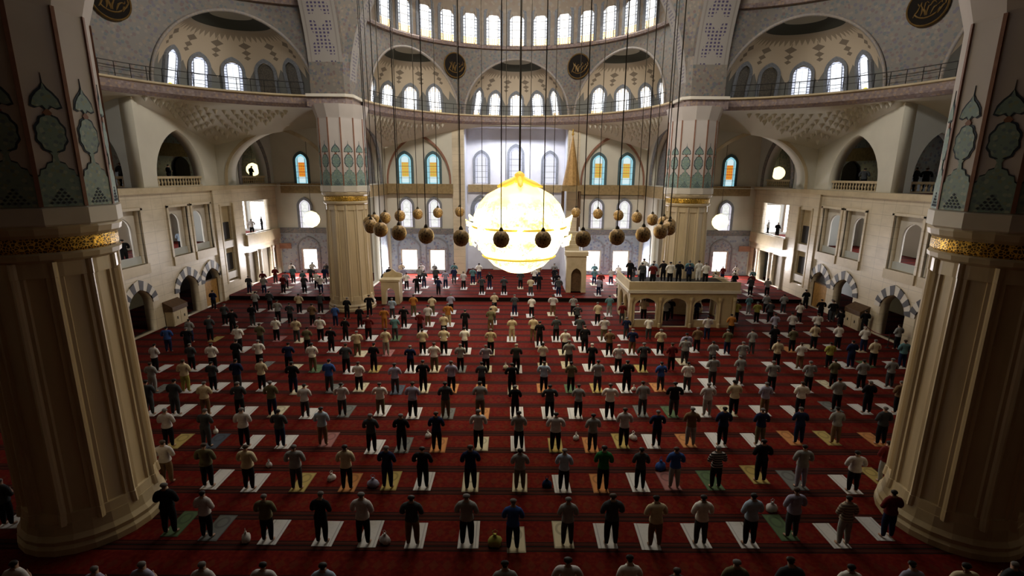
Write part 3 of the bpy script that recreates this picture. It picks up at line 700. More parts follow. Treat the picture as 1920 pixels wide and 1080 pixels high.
def rect_q(d, c):      # qibla: walls at X = +-14.3 and Y = QY
    t = []
    if abs(d.x) > 1e-6: t.append((14.3 - abs(c.x)) / abs(d.x))
    if d.y > 1e-6: t.append((QY - .35 - c.y) / d.y)
    k = min(t); return c + d * k
def rect_side(s):
    def fn(d, c):
        t = []
        if abs(d.y) > 1e-6: t.append((46.2 - c.y) / abs(d.y))
        k0 = (WX - abs(c.x)) / max(1e-6, d.x * s)
        yy = abs(d.y) * k0 + c.y
        if d.x * s > 1e-6: t.append(k0 if yy > 36.8 else (WX + 4.2 - abs(c.x)) / (d.x * s))
        return c + d * min(t)
    return fn
semidome((0, CYF), 0.0, 13.6, rect_q, 'qibla', 13, lambda mi, wi: 'blind' if (mi, wi) in ((0, 0), (2, 4)) else 'ring')
semidome((-CX - .1, CY0), R(-90), 14.3, rect_side(-1), 'left', 13, lambda mi, wi: 'blind' if mi == 2 and wi > 2 else 'side')
semidome((CX + .1, CY0), R(90), 14.3, rect_side(1), 'right', 13, lambda mi, wi: 'blind' if mi == 0 and wi < 2 else 'side')

# ------------------------------------------------------------------ main arches, pendentives and dome
def soffit_mat():
    m, nt, b = nmat('lattice_arch_soffit'); u, v = uvs(nt)
    uu = (u - 0.5) * 2; w = (v / 2.6).fr() * 2 - 1
    X = (uu.abs() * 1.35 - w.abs()).abs().lt(0.42) * uu.abs().lt(0.62) * w.abs().lt(0.86)
    ck = ((uu * 4.5).fr().lt(0.55)) * ((w * 5.5).fr().lt(0.55))
    c = mixc(nt, X * ck, (0.27, 0.245, 0.22), (0.05, 0.038, 0.10))
    c = mixc(nt, ((uu.abs() - 0.8).abs().lt(0.04)) * 0.6, c, (0.17, 0.15, 0.13))
    nt.links.new(c, b.inputs['Base Color']); b.inputs['Roughness'].default_value = 0.7
    return m
MT['soffit'] = soffit_mat()
AR = CX - 0.4                                    # arch radius
def main_arch(name, label, fn, w0, w1):
    """fn(t, z, w) -> world; t along the span -1..1, w across the soffit"""
    n = 40; path = [(AR * math.cos(PI * i / n), ZC + .3 + AR * 1.08 * math.sin(PI * i / n)) for i in range(n + 1)]
    outp = [((AR + 1.5) * math.cos(PI * i / n), ZC + .3 + (AR * 1.08 + 1.5) * math.sin(PI * i / n)) for i in range(n + 1)]
    mb = MB(); mb.grid([[fn(a, z, w0) for a, z in path], [fn(a, z, w1) for a, z in path]], False, [[(0, i / n * PI * AR) for i in range(n + 1)], [(1, i / n * PI * AR) for i in range(n + 1)]])
    o = mb.build(name, MT['soffit'], None, True); struct(o, label, 'arch')
    for w_ in (w0, w1):
        mb = MB(); mb.grid([[fn(a, z, w_) for a, z in path], [fn(a, z, w_) for a, z in outp]]); mb.build('arch_face', MT['spandrel'], o)
    return o
for s, side in ((-1, 'left'), (1, 'right')):
    main_arch('trim_arch_' + side, 'great %s arch under the dome with blue lattice soffit' % side, lambda a, z, w, s=s: (s * w, CY0 + a, z), CX - .1, CX + 2.6)
main_arch('trim_arch_qibla', 'great arch toward the qibla semi-dome with blue lattice soffit', lambda a, z, w: (a, w, z), CYF - .3, CYF + 1.5)
main_arch('trim_arch_near', 'great arch nearest the camera under the dome', lambda a, z, w: (a, w, z), CYN - 2.4, CYN + .1)
mb = MB()
for sx in (-1, 1):
    for sy in (-1, 1):
        rows = []
        for i in range(13):
            h = AR * i / 12; rad = math.sqrt(2 * AR * AR - h * h); am = math.acos(min(1, AR / rad)); row = []
            for j in range(13):
                a = am + (PI / 2 - 2 * am) * j / 12
                row.append((sx * (rad * math.cos(a) + .45), CY0 + sy * (rad * math.sin(a) + .45), ZC + .3 + h * 1.08))
            rows.append(row)
        mb.grid(rows)
struct(mb.build('ceiling_pendentive', MT['spandrel'], None, True), 'painted pendentives between the four great arches', 'pendentive')
mb = MB(); mb.grid([[((AR + .45) * math.cos(2 * PI * j / 48) * k, CY0 + (AR + .45) * math.sin(2 * PI * j / 48) * k, ZC + .3 + AR * 1.08 + z) for j in range(48)] for k, z in ((1, 0), (1, 4), (.92, 8), (.72, 12), (.4, 15), (.02, 16))], True)
struct(mb.build('ceiling_dome', MT['semidome'], None, True), 'main dome above the great chandelier', 'dome')
# piers above the far columns and the cornice around them
for s in (-1, 1):
    nm = 'left' if s < 0 else 'right'
    pr = MB(); x0, x1 = CX - .45, CX + 2.6
    pts = [(x0, CYF + 1.6), (x0, CYF - .35), (CX - .1, CYF - .7), (x1, CYF - .7), (x1, CYF + 3.0), (x0 + .3, CYF + 3.0)]
    pr.add([(s * a, b, z) for z in (ZC + .1, ZC + 3.4) for a, b in pts], [tuple(range(6)), tuple(range(6, 12))] + [(i, (i + 1) % 6, 6 + (i + 1) % 6, 6 + i) for i in range(6)])
    po = pr.build('wall_pier_' + nm, MT['spandrel']); struct(po, 'painted pier above the %s far column' % nm, 'pier')
    for k, (g, z0, z1, m) in enumerate(((.42, ZC + .1, ZC + .32, 'white'), (.22, ZC - .6, ZC + .1, 'corn_band'))):
        q = [(x0 - g, CYF + 2.4), (x0 - g, CYF - .5 - g), (CX - .3, CYF - .9 - g), (x1 + .2, CYF - .9 - g), (x1 + .2, CYF + 3)]
        mb = MB(); mb.add([(s * a, b, z) for z in (z0, z1) for a, b in q], [(0, 1, 2, 3, 4), (5, 6, 7, 8, 9)] + [(i, (i + 1) % 5, 5 + (i + 1) % 5, 5 + i) for i in range(5)])
        mb.build('pier_cornice' if k == 0 else 'pier_band', MT[m], po)
# unseen back wall and flat ceiling, added to keep the near bays dark
struct(MB().box(-34, 34, -8.5, -8, 0, 24).build('wall_back', MT['darkwood']), 'plain unseen wall added behind the camera', 'wall')  # dark material so that it bounces little light onto the near rows
struct(MB().box(-34, 34, -8, 12.5, 22.0, 22.5).build('ceiling_near', MT['greige']), 'unseen flat ceiling added over the near bays to darken them', 'ceiling')
for s, nm in ((-1, 'left'), (1, 'right')):
    struct(MB().box(min(s * 33.5, s * 34), max(s * 33.5, s * 34), -8, 38, 0, 24).build('wall_outer_' + nm, MT['plasterc']), 'outer wall of the near %s bays' % nm, 'wall')

# ------------------------------------------------------------------ the great columns
def column(x, y, label, rs=1.0):
    t = thing('column', label, 'column', (x, y, 0), 0, 'four great columns under the dome')
    MB().lathe([(2.02, 0), (2.02, .2), (1.95, .3), (1.98, .45), (1.88, .6), (1.82, .95)], 24, a0=R(7.5)).build('base', MT['stone'], t)
    # fluted, panelled shaft
    n = 12; sec = []
    for i in range(n):
        a = 2 * PI * i / n
        for da, rr in ((-.20, 1.0), (-.145, 1.0), (-.125, .955), (.125, .955), (.145, 1.0), (.20, 1.0), (.225, 1.035), (.2618, 1.06), (.298, 1.035)):
            sec.append((a + da, rr))
    rows = []
    for z, k, pl in ((.9, 1.80, 1), (1.25, 1.76, 1), (1.26, 1.74, 0), (8.55, 1.64, 0), (8.56, 1.66, 1), (9.0, 1.66, 1)):
        rows.append([(k * (1.0 if pl and rr < 1 else rr) * math.cos(a), k * (1.0 if pl and rr < 1 else rr) * math.sin(a), z) for a, rr in sec])
    MB().grid(rows, True).build('shaft', MT['column'], t)
    MB().lathe([(1.66, 8.98), (1.82, 9.08), (1.84, 9.22), (1.74, 9.30)], 24, a0=R(7.5), cap=False).build('lower_ring', MT['stone'], t)
    MB().lathe([(1.76, 9.28), (1.79, 9.35), (1.79, 9.62), (1.76, 9.7)], 36, cap=False).build('gold_band', MT['goldband'], t)
    MB().lathe([(1.78, 9.68), (1.9, 9.78), (1.94, 9.95), (1.9, 10.02)], 24, a0=R(7.5), cap=False).build('upper_ring', MT['stone'], t)
    MB().lathe([(1.92, 10.0), (2.0, 10.06), (2.0, 10.5), (1.9, 10.55)], 12, a0=R(15)).build('white_collar', MT['white'], t)
    ap = 1.86; rc = ap / math.cos(PI / 12); zt = ZC - .5
    ut = MB().lathe([(rc, 10.55), (rc, 15.75), (rc + .02, 15.85), (rc + .3, zt)], 12, a0=R(15)).build('painted_shaft', MT['cream'], t)
    fw = 2 * ap * math.tan(PI / 12)
    if 'M' not in ORN:
        def lobed(cz, w, h, k=10, am=.07):
            return [(w * (1 + am * math.cos(k * q)) * math.sin(q) * (1.0 if math.cos(q) < 0.2 else 1 - .18 * math.cos(q)), cz + h * (1 + am * .4 * math.cos(k * q)) * math.cos(q)) for q in [2 * PI * i / 40 for i in range(40)]]
        hw = fw * .5
        base = [(-hw * .96, 10.55), (hw * .96, 10.55), (hw * .96, 11.55), (hw * .8, 11.62), (hw * .74, 11.8), (hw * .5, 11.86), (hw * .4, 12.02), (hw * .16, 12.08), (hw * .1, 12.3), (hw * .2, 12.42)]
        base = base + [(-a, b) for a, b in reversed(base[2:])]
        med = lobed(13.05, hw * .62, .62); tip = [(-hw * .62, 13.98), (-hw * .4, 13.92), (-hw * .16, 13.98), (0, 13.84), (hw * .16, 13.98), (hw * .4, 13.92), (hw * .62, 13.98), (hw * .52, 14.2), (hw * .3, 14.4), (hw * .1, 14.52), (0, 14.72), (-hw * .1, 14.52), (-hw * .3, 14.4), (-hw * .52, 14.2)]
        ORN['M'] = []
        F = lambda a, b, d: (a, -(ap + d), 10.55 + (b - 10.55) * .78)
        def ol(poly, k=1.0, g=.045):
            cx = sum(p[0] for p in poly) / len(poly); cz = sum(p[1] for p in poly) / len(poly)
            return [(a + (g if a > cx else -g if a < cx else 0), b + (g if b > cz else -g)) for a, b in poly]
        for nm, poly in (('base_ornament', base), ('lobed_medallion', med), ('tip_ornament', tip)):
            if nm != 'base_ornament': ORN['M'].append((nm + '_outline', MB().prism(ol(poly), .015, F).mesh(nm + '_outline', MT['teal_dark'])))
            else: ORN['M'].append((nm + '_outline', MB().prism([(a, b + .05) if b > 10.6 else (a, b) for a, b in poly], .015, F).mesh(nm + '_outline', MT['teal_dark'])))
            ORN['M'].append((nm, MB().prism(poly, .028, F).mesh(nm, MT['teal'])))
        ORN['M'].append(('stem', MB().prism([(-.03, 12.3), (.03, 12.3), (.05, 12.45), (-.05, 12.45)], .03, F).mesh('stem', MT['teal'])))
        ORN['M'].append(('stem', MB().prism([(-.06, 13.66), (.06, 13.66), (.1, 13.74), (.03, 13.86), (-.03, 13.86), (-.1, 13.74)], .03, F).mesh('stem', MT['redline'])))
        ORN['M'].append(('stem', MB().prism([(-.012, 14.7), (.012, 14.7), (0, 15.05)], .02, F).mesh('stem', MT['teal_dark'])))
        # dark lattice triangle at the foot
        mb = MB()
        for r_ in range(5):
            for q in range(-(5 - r_), 6 - r_):
                if (q + r_) % 2 == 0:
                    cx = q * hw * .13; cz = 10.68 + r_ * .115
                    mb.prism([(cx - .045, cz), (cx, cz - .05), (cx + .045, cz), (cx, cz + .05)], .04, F)
        ORN['M'].append(('lattice', mb.mesh('lattice', MT['teal_dark'])))
        c2 = [(math.sin(R(15)) * (rc + .03), 0)]
        ORN['rib'] = MB().box(-.05, .05, -(rc + .035), -(rc - .05), 10.55, 15.8).mesh('rib', MT['redline'])
    far = y > 30
    for i in range(12):
        ang = 2 * PI * i / 12
        # leave out the sides turned away from everything in view
        d = Vector((math.sin(ang), -math.cos(ang), 0)); tocam = (CAM - Vector((x, y, 0))); tocam.z = 0
        if d.dot(tocam.normalized()) < -0.25: continue
        for nm, me in ORN['M']:
            o = link(nm, me, ut); o.rotation_euler = (0, 0, ang)
        o = link('rib', ORN['rib'], ut); o.rotation_euler = (0, 0, ang + R(15))
    return t
ORN = {}
def goldband():
    m, nt, b = nmat('gold_lattice_band'); o, (x, y, z) = objc(nt)
    vo = nt.nodes.new('ShaderNodeTexVoronoi'); vo.inputs['Scale'].default_value = 12; vo.feature = 'DISTANCE_TO_EDGE'; nt.links.new(o, vo.inputs['Vector'])
    d = V(nt, vo.outputs['Distance'])
    nt.links.new(mixc(nt, d.lt(0.10), (0.10, 0.055, 0.01), (0.85, 0.52, 0.08)), b.inputs['Base Color'])
    b.inputs['Roughness'].default_value = 0.35; b.inputs['Metallic'].default_value = 0.55
    return m
MT['goldband'] = goldband()
column(-14.6, CYN, 'huge near left marble column with painted teal upper shaft')
column(14.6, CYN, 'huge near right marble column with painted teal upper shaft')
column(-CX - .55, CYF, 'far left marble column beside the small lectern')
column(CX + .55, CYF, 'far right marble column behind the raised tribune')

# ------------------------------------------------------------------ great chandelier
def crystal():
    m, nt, b = nmat('lit_crystal'); o, (x, y, z) = objc(nt)
    a = noise(nt, o, 1.3, 2); f_ = noise(nt, o, 9.0, 3)
    band = ((z * 0.9).fr() - 0.5).abs()
    y_ = (a * 0.6 + f_ * 0.5 + band * 0.25)
    c = ramp(nt, y_, [(0.54, (1.0, 0.88, 0.62)), (0.68, (1.0, 0.75, 0.17)), (0.80, (0.9, 0.55, 0.06))])
    top = z.gt(9.9)
    c = mixc(nt, (z - 9.3)._m('MULTIPLY', 0.8)._m('MINIMUM', 1.0)._m('MAXIMUM', 0.0), c, (0.50, 0.34, 0.09))
    nt.links.new(c, b.inputs['Emission Color']); b.inputs['Emission Strength'].default_value = 5.0
    b.inputs['Base Color'].default_value = (0.8, 0.75, 0.6, 1); b.inputs['Roughness'].default_value = 0.3
    return m
MT['crystal'] = crystal()
CHY = 29.2
ch = thing('great_chandelier', 'huge glowing golden globe chandelier hanging in the middle of the hall', 'chandelier', (0, CHY, 0))
cg = MB().lathe([(.05, 5.85), (.7, 5.95), (1.5, 6.35), (2.2, 7.1), (2.58, 7.9), (2.68, 8.6), (2.62, 9.2), (2.35, 9.85), (1.85, 10.4), (1.2, 10.75), (.5, 10.95), (.25, 11.05)], 40).build('crystal_globe', MT['crystal'], ch, True)
MT['goldlit'] = emit('lit_gold', (1.0, 0.70, 0.08), 0.75, (0.8, 0.5, 0.08))
MB().lathe([(.2, 11.0), (.32, 11.15), (.26, 11.35), (.3, 11.5), (.18, 11.62), (.05, 11.7)], 14).build('finial', MT['goldlit'], ch, True)
for i in range(6):
    a = 2 * PI * i / 6 + .55
    pts = [(.15 * math.cos(a), .15 * math.sin(a), 11.4), (.5 * math.cos(a), .5 * math.sin(a), 11.15), (.95 * math.cos(a), .95 * math.sin(a), 10.98), (1.45 * math.cos(a), 1.45 * math.sin(a), 10.85)]
    MB().tube(pts, [.09, .17, .16, .04], 6).build('petal', MT['goldlit'], ch, True)
for i in range(8):
    a = 2 * PI * i / 8
    mb = MB()
    for k in range(6):
        q = random.Random(i * 10 + k); r0 = 2.5
        e = Vector((math.cos(a), math.sin(a), 0)) * (2.9 + .35 * q.random()); z = 8.2 + (k - 2.5) * .28 + .1
        tw_ = a + (q.random() - .5) * .16; r1 = 2.75 + .25 * q.random()
        mb.tube([(r0 * math.cos(tw_), r0 * math.sin(tw_), z - .15), (r1 * math.cos(tw_), r1 * math.sin(tw_), z), ((r1 + .12) * math.cos(tw_), (r1 + .12) * math.sin(tw_), z + .25)], [.1, .17, .04], 6)
    mb.build('crystal_spray', MT['crystal'], cg, True)
for z in (6.9, 8.6):
    rr = 2.1 if z < 8 else 2.7
    MB().lathe([(rr, z - .06), (rr + .07, z), (rr, z + .06)], 40, cap=False).build('gilt_hoop', MT['goldlit'], cg, True)
MB().tube([(0, 0, 11.65), (0, 0, 33)], .055, 6).build('chain', MT['chain_gold'] if 'chain_gold' in MT else MT['bronze'], ch)
# ring of small globes
def globe_mat():
    m, nt, b = nmat('pierced_brass_globe'); o, _ = objc(nt)
    vo = nt.nodes.new('ShaderNodeTexVoronoi'); vo.inputs['Scale'].default_value = 9; nt.links.new(o, vo.inputs['Vector'])
    d = V(nt, vo.outputs['Distance'])
    nt.links.new(mixc(nt, d.lt(0.38), (0.42, 0.27, 0.11), (0.16, 0.10, 0.05)), b.inputs['Base Color'])
    b.inputs['Roughness'].default_value = 0.5; b.inputs['Metallic'].default_value = 0.35
    return m
MT['brass'] = globe_mat()
NG = 30; GR = 8.35; ORD = ['first', 'second', 'third', 'fourth', 'fifth', 'sixth', 'seventh', 'eighth', 'ninth', 'tenth', 'eleventh', 'twelfth', 'thirteenth', 'fourteenth', 'fifteenth', 'sixteenth', 'seventeenth', 'eighteenth', 'nineteenth', 'twentieth']
def ordn(i):
    if i < 20: return ORD[i]
    t = {2: 'twenty', 3: 'thirty', 4: 'forty', 5: 'fifty', 6: 'sixty', 7: 'seventy', 8: 'eighty', 9: 'ninety'}
    i += 1
    if i % 10 == 0: return {2: 'twentieth', 3: 'thirtieth', 4: 'fortieth', 5: 'fiftieth', 6: 'sixtieth', 7: 'seventieth', 8: 'eightieth', 9: 'ninetieth'}[i // 10]
    return t[i // 10] + '-' + ORD[i % 10 - 1]
gm = MB().lathe([(.06, -.36), (.2, -.31), (.31, -.18), (.355, 0), (.31, .18), (.2, .31), (.06, .36)], 16).mesh('globe', MT['brass'], True)
gc = MB().tube([(0, 0, .3), (0, 0, 24)], .022, 5).mesh('chain', MT['bronze'])
gk = MB().lathe([(.1, .33), (.08, .42), (.03, .5)], 10).mesh('cap', MT['bronze'])
for i in range(NG):
    a = 2 * PI * (i + .5) / NG - PI / 2
    front = math.sin(a) < 0
    k = sum(1 for j in range(NG) if (math.sin(2 * PI * (j + .5) / NG - PI / 2) < 0) == front and math.cos(2 * PI * (j + .5) / NG - PI / 2) < math.cos(a) - 1e-6)
    g = thing('globe_pendant', 'brass globe pendant, %s from left in the ring\'s %s' % (ordn(k), 'near half' if front else 'far half'), 'pendant lamp', (GR * math.cos(a), CHY + GR * math.sin(a), 8.87), 0, 'ring of brass globe pendants')
    gg = link('globe', gm, g); link('chain', gc, g); link('cap', gk, gg)
# lit white globes in the corner bays
for s, nm in ((-1, 'left'), (1, 'right')):
    g = thing('globe_lamp', 'glowing white globe lamp before the %s corner bay window' % nm, 'lamp', (s * 19.6, 48.5, 7.2))
    MB().lathe([(.08, -.78), (.45, -.62), (.7, -.3), (.76, 0), (.7, .3), (.45, .62), (.08, .78)], 20).build('globe', MT['globe_light'], g, True)
    MB().tube([(0, 0, .75), (0, 0, 9.795)], .02, 5).build('chain', MT['bronze'], g)
    g = thing('globe_lamp', 'glowing round lamp in the %s upper gallery corner arch' % nm, 'lamp', (s * 28.6, 56.2, 11.85))
    MB().lathe([(.08, -.7), (.4, -.56), (.63, -.27), (.68, 0), (.63, .27), (.4, .56), (.08, .7)], 20).build('globe', MT['globe_light'], g, True)
    MB().tube([(0, 0, .65), (0, 0, 5.145)], .02, 5).build('chain', MT['bronze'], g)

# ------------------------------------------------------------------ minbar, tribune, lectern, screens
mn = thing('minbar', 'tall stone minbar with gold cone spire right of the great chandelier', 'minbar', (5.85, 47.6, .35))
mp = wall2d('portal', rect(-.95, .95, 0, 3.6), [pointed(-.5, .5, -.01, 1.7, 2.4)], .7, lambda a, b, d: (a, d, b), MT['stone'], mn)
MB().box(-1.1, 1.1, -.15, .85, 3.6, 4.0).build('portal_crown', MT['stone'], mp)
MB().box(-.5, .5, .55, .65, 0, 2.4).build('door', MT['darkwood'], mp)
for sx in (-1, 1):
    mb = MB(); prof = [(.7, 0), (7.2, 0), (7.2, 5.2), (6.2, 5.2), (.7, 1.0)]
    mb.prism(prof, .16, lambda a, b, d, sx=sx: (sx * (.95 - d), a, b)).build('side_wall', MT['mihrab'], mn)
    mb = MB(); mb.prism([(.7, 1.0), (6.2, 5.2), (6.2, 6.1), (.7, 1.9)], .12, lambda a, b, d, sx=sx: (sx * (.95 - d), a, b)).build('railing', MT['mihrab'], mn)
for i in range(12):
    MB().box(-.79, .79, .75 + i * .46, 1.22 + i * .46 + .05, 0, .4 + i * .4).build('step', MT['stone'], mn)
MB().box(-.79, .79, 6.2, 7.2, 0, 5.2).build('landing', MT['stone'], mn)
for sx in (-1, 1):
    for y in (5.9, 7.1):
        MB().box(sx * .86 - .09, sx * .86 + .09, y - .09, y + .09, 5.2, 9.6).build('post', MT['darkwood'], mn)
MB().box(-1.05, 1.05, 5.7, 7.3, 9.5, 10.1).build('canopy', MT['brownledge'], mn)
MB().lathe([(.95, 10.1), (.85, 10.6), (.5, 12.6), (.16, 14.5), (.05, 15.1)], 12, (0, 6.5, 0)).build('spire', MT['spire'], mn)
MB().lathe([(.05, 15.1), (.14, 15.25), (.05, 15.4), (.09, 15.55), (.02, 15.8)], 8, (0, 6.5, 0)).build('finial', MT['gold'], mn)

TX0, TX1, TY0, TY1, TZ = 8.7, 16.9, 37.5, 42.0, 3.0
tr = thing('tribune', 'square stone tribune on arches with people standing on its roof', 'tribune', ((TX0 + TX1) / 2, TY0, 0))
tw = TX1 - TX0; tx = tw / 2
front_h = [pointed(-tx + .4, -tx + 2.1, .55, 1.7, 2.35), pointed(-tx + 2.6, -tx + 4.5, .02, 1.7, 2.35), pointed(-tx + 4.95, -tx + 6.8, .55, 1.7, 2.35)]
fa = wall2d('front_arcade', rect(-tx, tx, 0, 2.75), front_h, .35, lambda a, b, d: (a, d, b), MT['stone'], tr)
for sg in (-1, 1):
    wall2d('side_arcade', rect(0.35, TY1 - TY0 - .35, 0, 2.75), [pointed(.6, 2.0, .02, 1.7, 2.35), pointed(2.3, 3.8, .02, 1.7, 2.35)], .3, lambda a, b, d, sg=sg: (sg * (tx - d), a, b), MT['stone'], tr)
wall2d('back_arcade', rect(-tx, tx, 0, 2.75), [pointed(-tx + .4 + 2.0 * i, -tx + 2.0 + 2.0 * i, .02, 1.7, 2.35) for i in range(4)], .3, lambda a, b, d: (a, TY1 - TY0 - .3 + d, b), MT['stone'], tr)
for h in front_h:
    a0, a1 = h[0][0], h[-1][0]
    MB().ring(pointed(a0 - .14, a1 + .14, .3, 1.7, 2.52), pointed(a0, a1, .3, 1.7, 2.35), .07, lambda a, b, d: (a, -d, b)).build('arch_moulding', MT['stone'], fa)
for a in (-tx + .15, -tx + 2.35, -tx + 4.72, tx - 1.25, tx - .15):
    MB().lathe([(.13, 0), (.13, .3), (.09, .36), (.085, 2.0), (.15, 2.2), (.15, 2.4)], 10, (a, -.05, 0)).build('colonnette', MT['stone'], tr)
MB().box(-tx - .22, tx + .22, -.22, TY1 - TY0 + .2, 2.75, 2.98).build('cornice', MT['white'], tr)
MB().box(-tx - .1, tx + .1, -.1, TY1 - TY0 + .1, 2.98, 3.05).build('roof_carpet', MT['dark'], tr)
MB().box(-tx - .15, tx + .15, -.15, .02, 2.98, 3.62).build('front_parapet', MT['stone'], tr)
for sg in (-1, 1):
    MB().box(sg * (tx + .07) - .08, sg * (tx + .07) + .08, 0, TY1 - TY0, 2.98, 3.62 if sg < 0 else 3.3).build('side_parapet', MT['stone'], tr)
MB().box(tx - 1.1, tx - .35, -.03, .01, .2, 2.3).build('recessed_panel', MT['stone'], fa)
for q in (1.6, 2.9):
    MB().tube([(tx - 1.4, .3 + q * .9, 3.62), (tx - .2, .1 + q * .5, 3.62)], .04, 5).build('rail', MT['stone'], tr)

lc = thing('lectern', 'small carved stone lectern with an arch beside the far left column', 'lectern', (-11.3, 44.0, 0))
wall2d('front', rect(-.8, .8, 0, 2.1), [pointed(-.42, .42, -.01, 1.0, 1.5)], .25, lambda a, b, d: (a, d, b), MT['stone'], lc)
for sx in (-1, 1): MB().box(sx * .7 - .1, sx * .7 + .1, .25, 1.4, 0, 2.1).build('side', MT['stone'], lc)
MB().box(-.9, .9, -.08, 1.45, 2.1, 2.28).build('top', MT['stone'], lc)
MB().prism([(-.9, 2.28), (.9, 2.28), (.85, 2.6), (.3, 2.75), (0, 3.0), (-.3, 2.75), (-.85, 2.6)], .15, lambda a, b, d: (a, 1.2 + d, b)).build('back_crest', MT['stone'], lc)
for s, nm in ((-1, 'left'), (1, 'right')):
    b_ = thing('shoe_cabinet', 'low cabinet with dark sloping wooden top by the %s wall' % nm, 'cabinet', (s * 26.42, 36.85, 0), 0)
    MB().box(-.3, .3, 0, 1.7, 0, 1.15).build('body', MT['stone'], b_)
    MB().prism([(-.36, 1.15), (.36, 1.15), (.36, 1.9 if s > 0 else 1.5), (-.36, 1.5 if s > 0 else 1.9)], 1.8, lambda a, b, d: (a, d - .05, b)).build('wooden_top', MT['darkwood'], b_)
    for q in (.05, .87):
        dd = MB().box(-s * .31 - .02, -s * .31 + .02, q, q + .78, .1, 1.05).build('door', MT['stone'], b_)
        MB().box(-s * .35 - .02, -s * .35 + .02, q + .36, q + .42, .5, .7).build('handle', MT['iron'], dd)
    d_ = thing('door_screen', 'ochre wooden screen in the second striped doorway of %s wall' % nm, 'screen', (s * (WX + .3), 42.3, 0))
    MB().box(-.05, .05, 0, 2.3, 0, 2.2).build('panel', MT['ochre'], d_)
    for q in (0, 2.2): MB().box(-.09, .09, q, q + .1, 0, 2.3).build('stile', MT['darkwood'], d_)
    MB().box(-.09, .09, .1, 2.2, 2.2, 2.3).build('rail', MT['darkwood'], d_)
    sg = tag(MB().box(-.05, .05, 0, 1.3, 0, .6).build('notice_board', MT['redline']), 'small brown board hung high in the far %s corner' % nm, 'board'); sg.location = (s * 25.9 + .65, 56.35, 3.2); sg.rotation_euler = (0, 0, R(90))

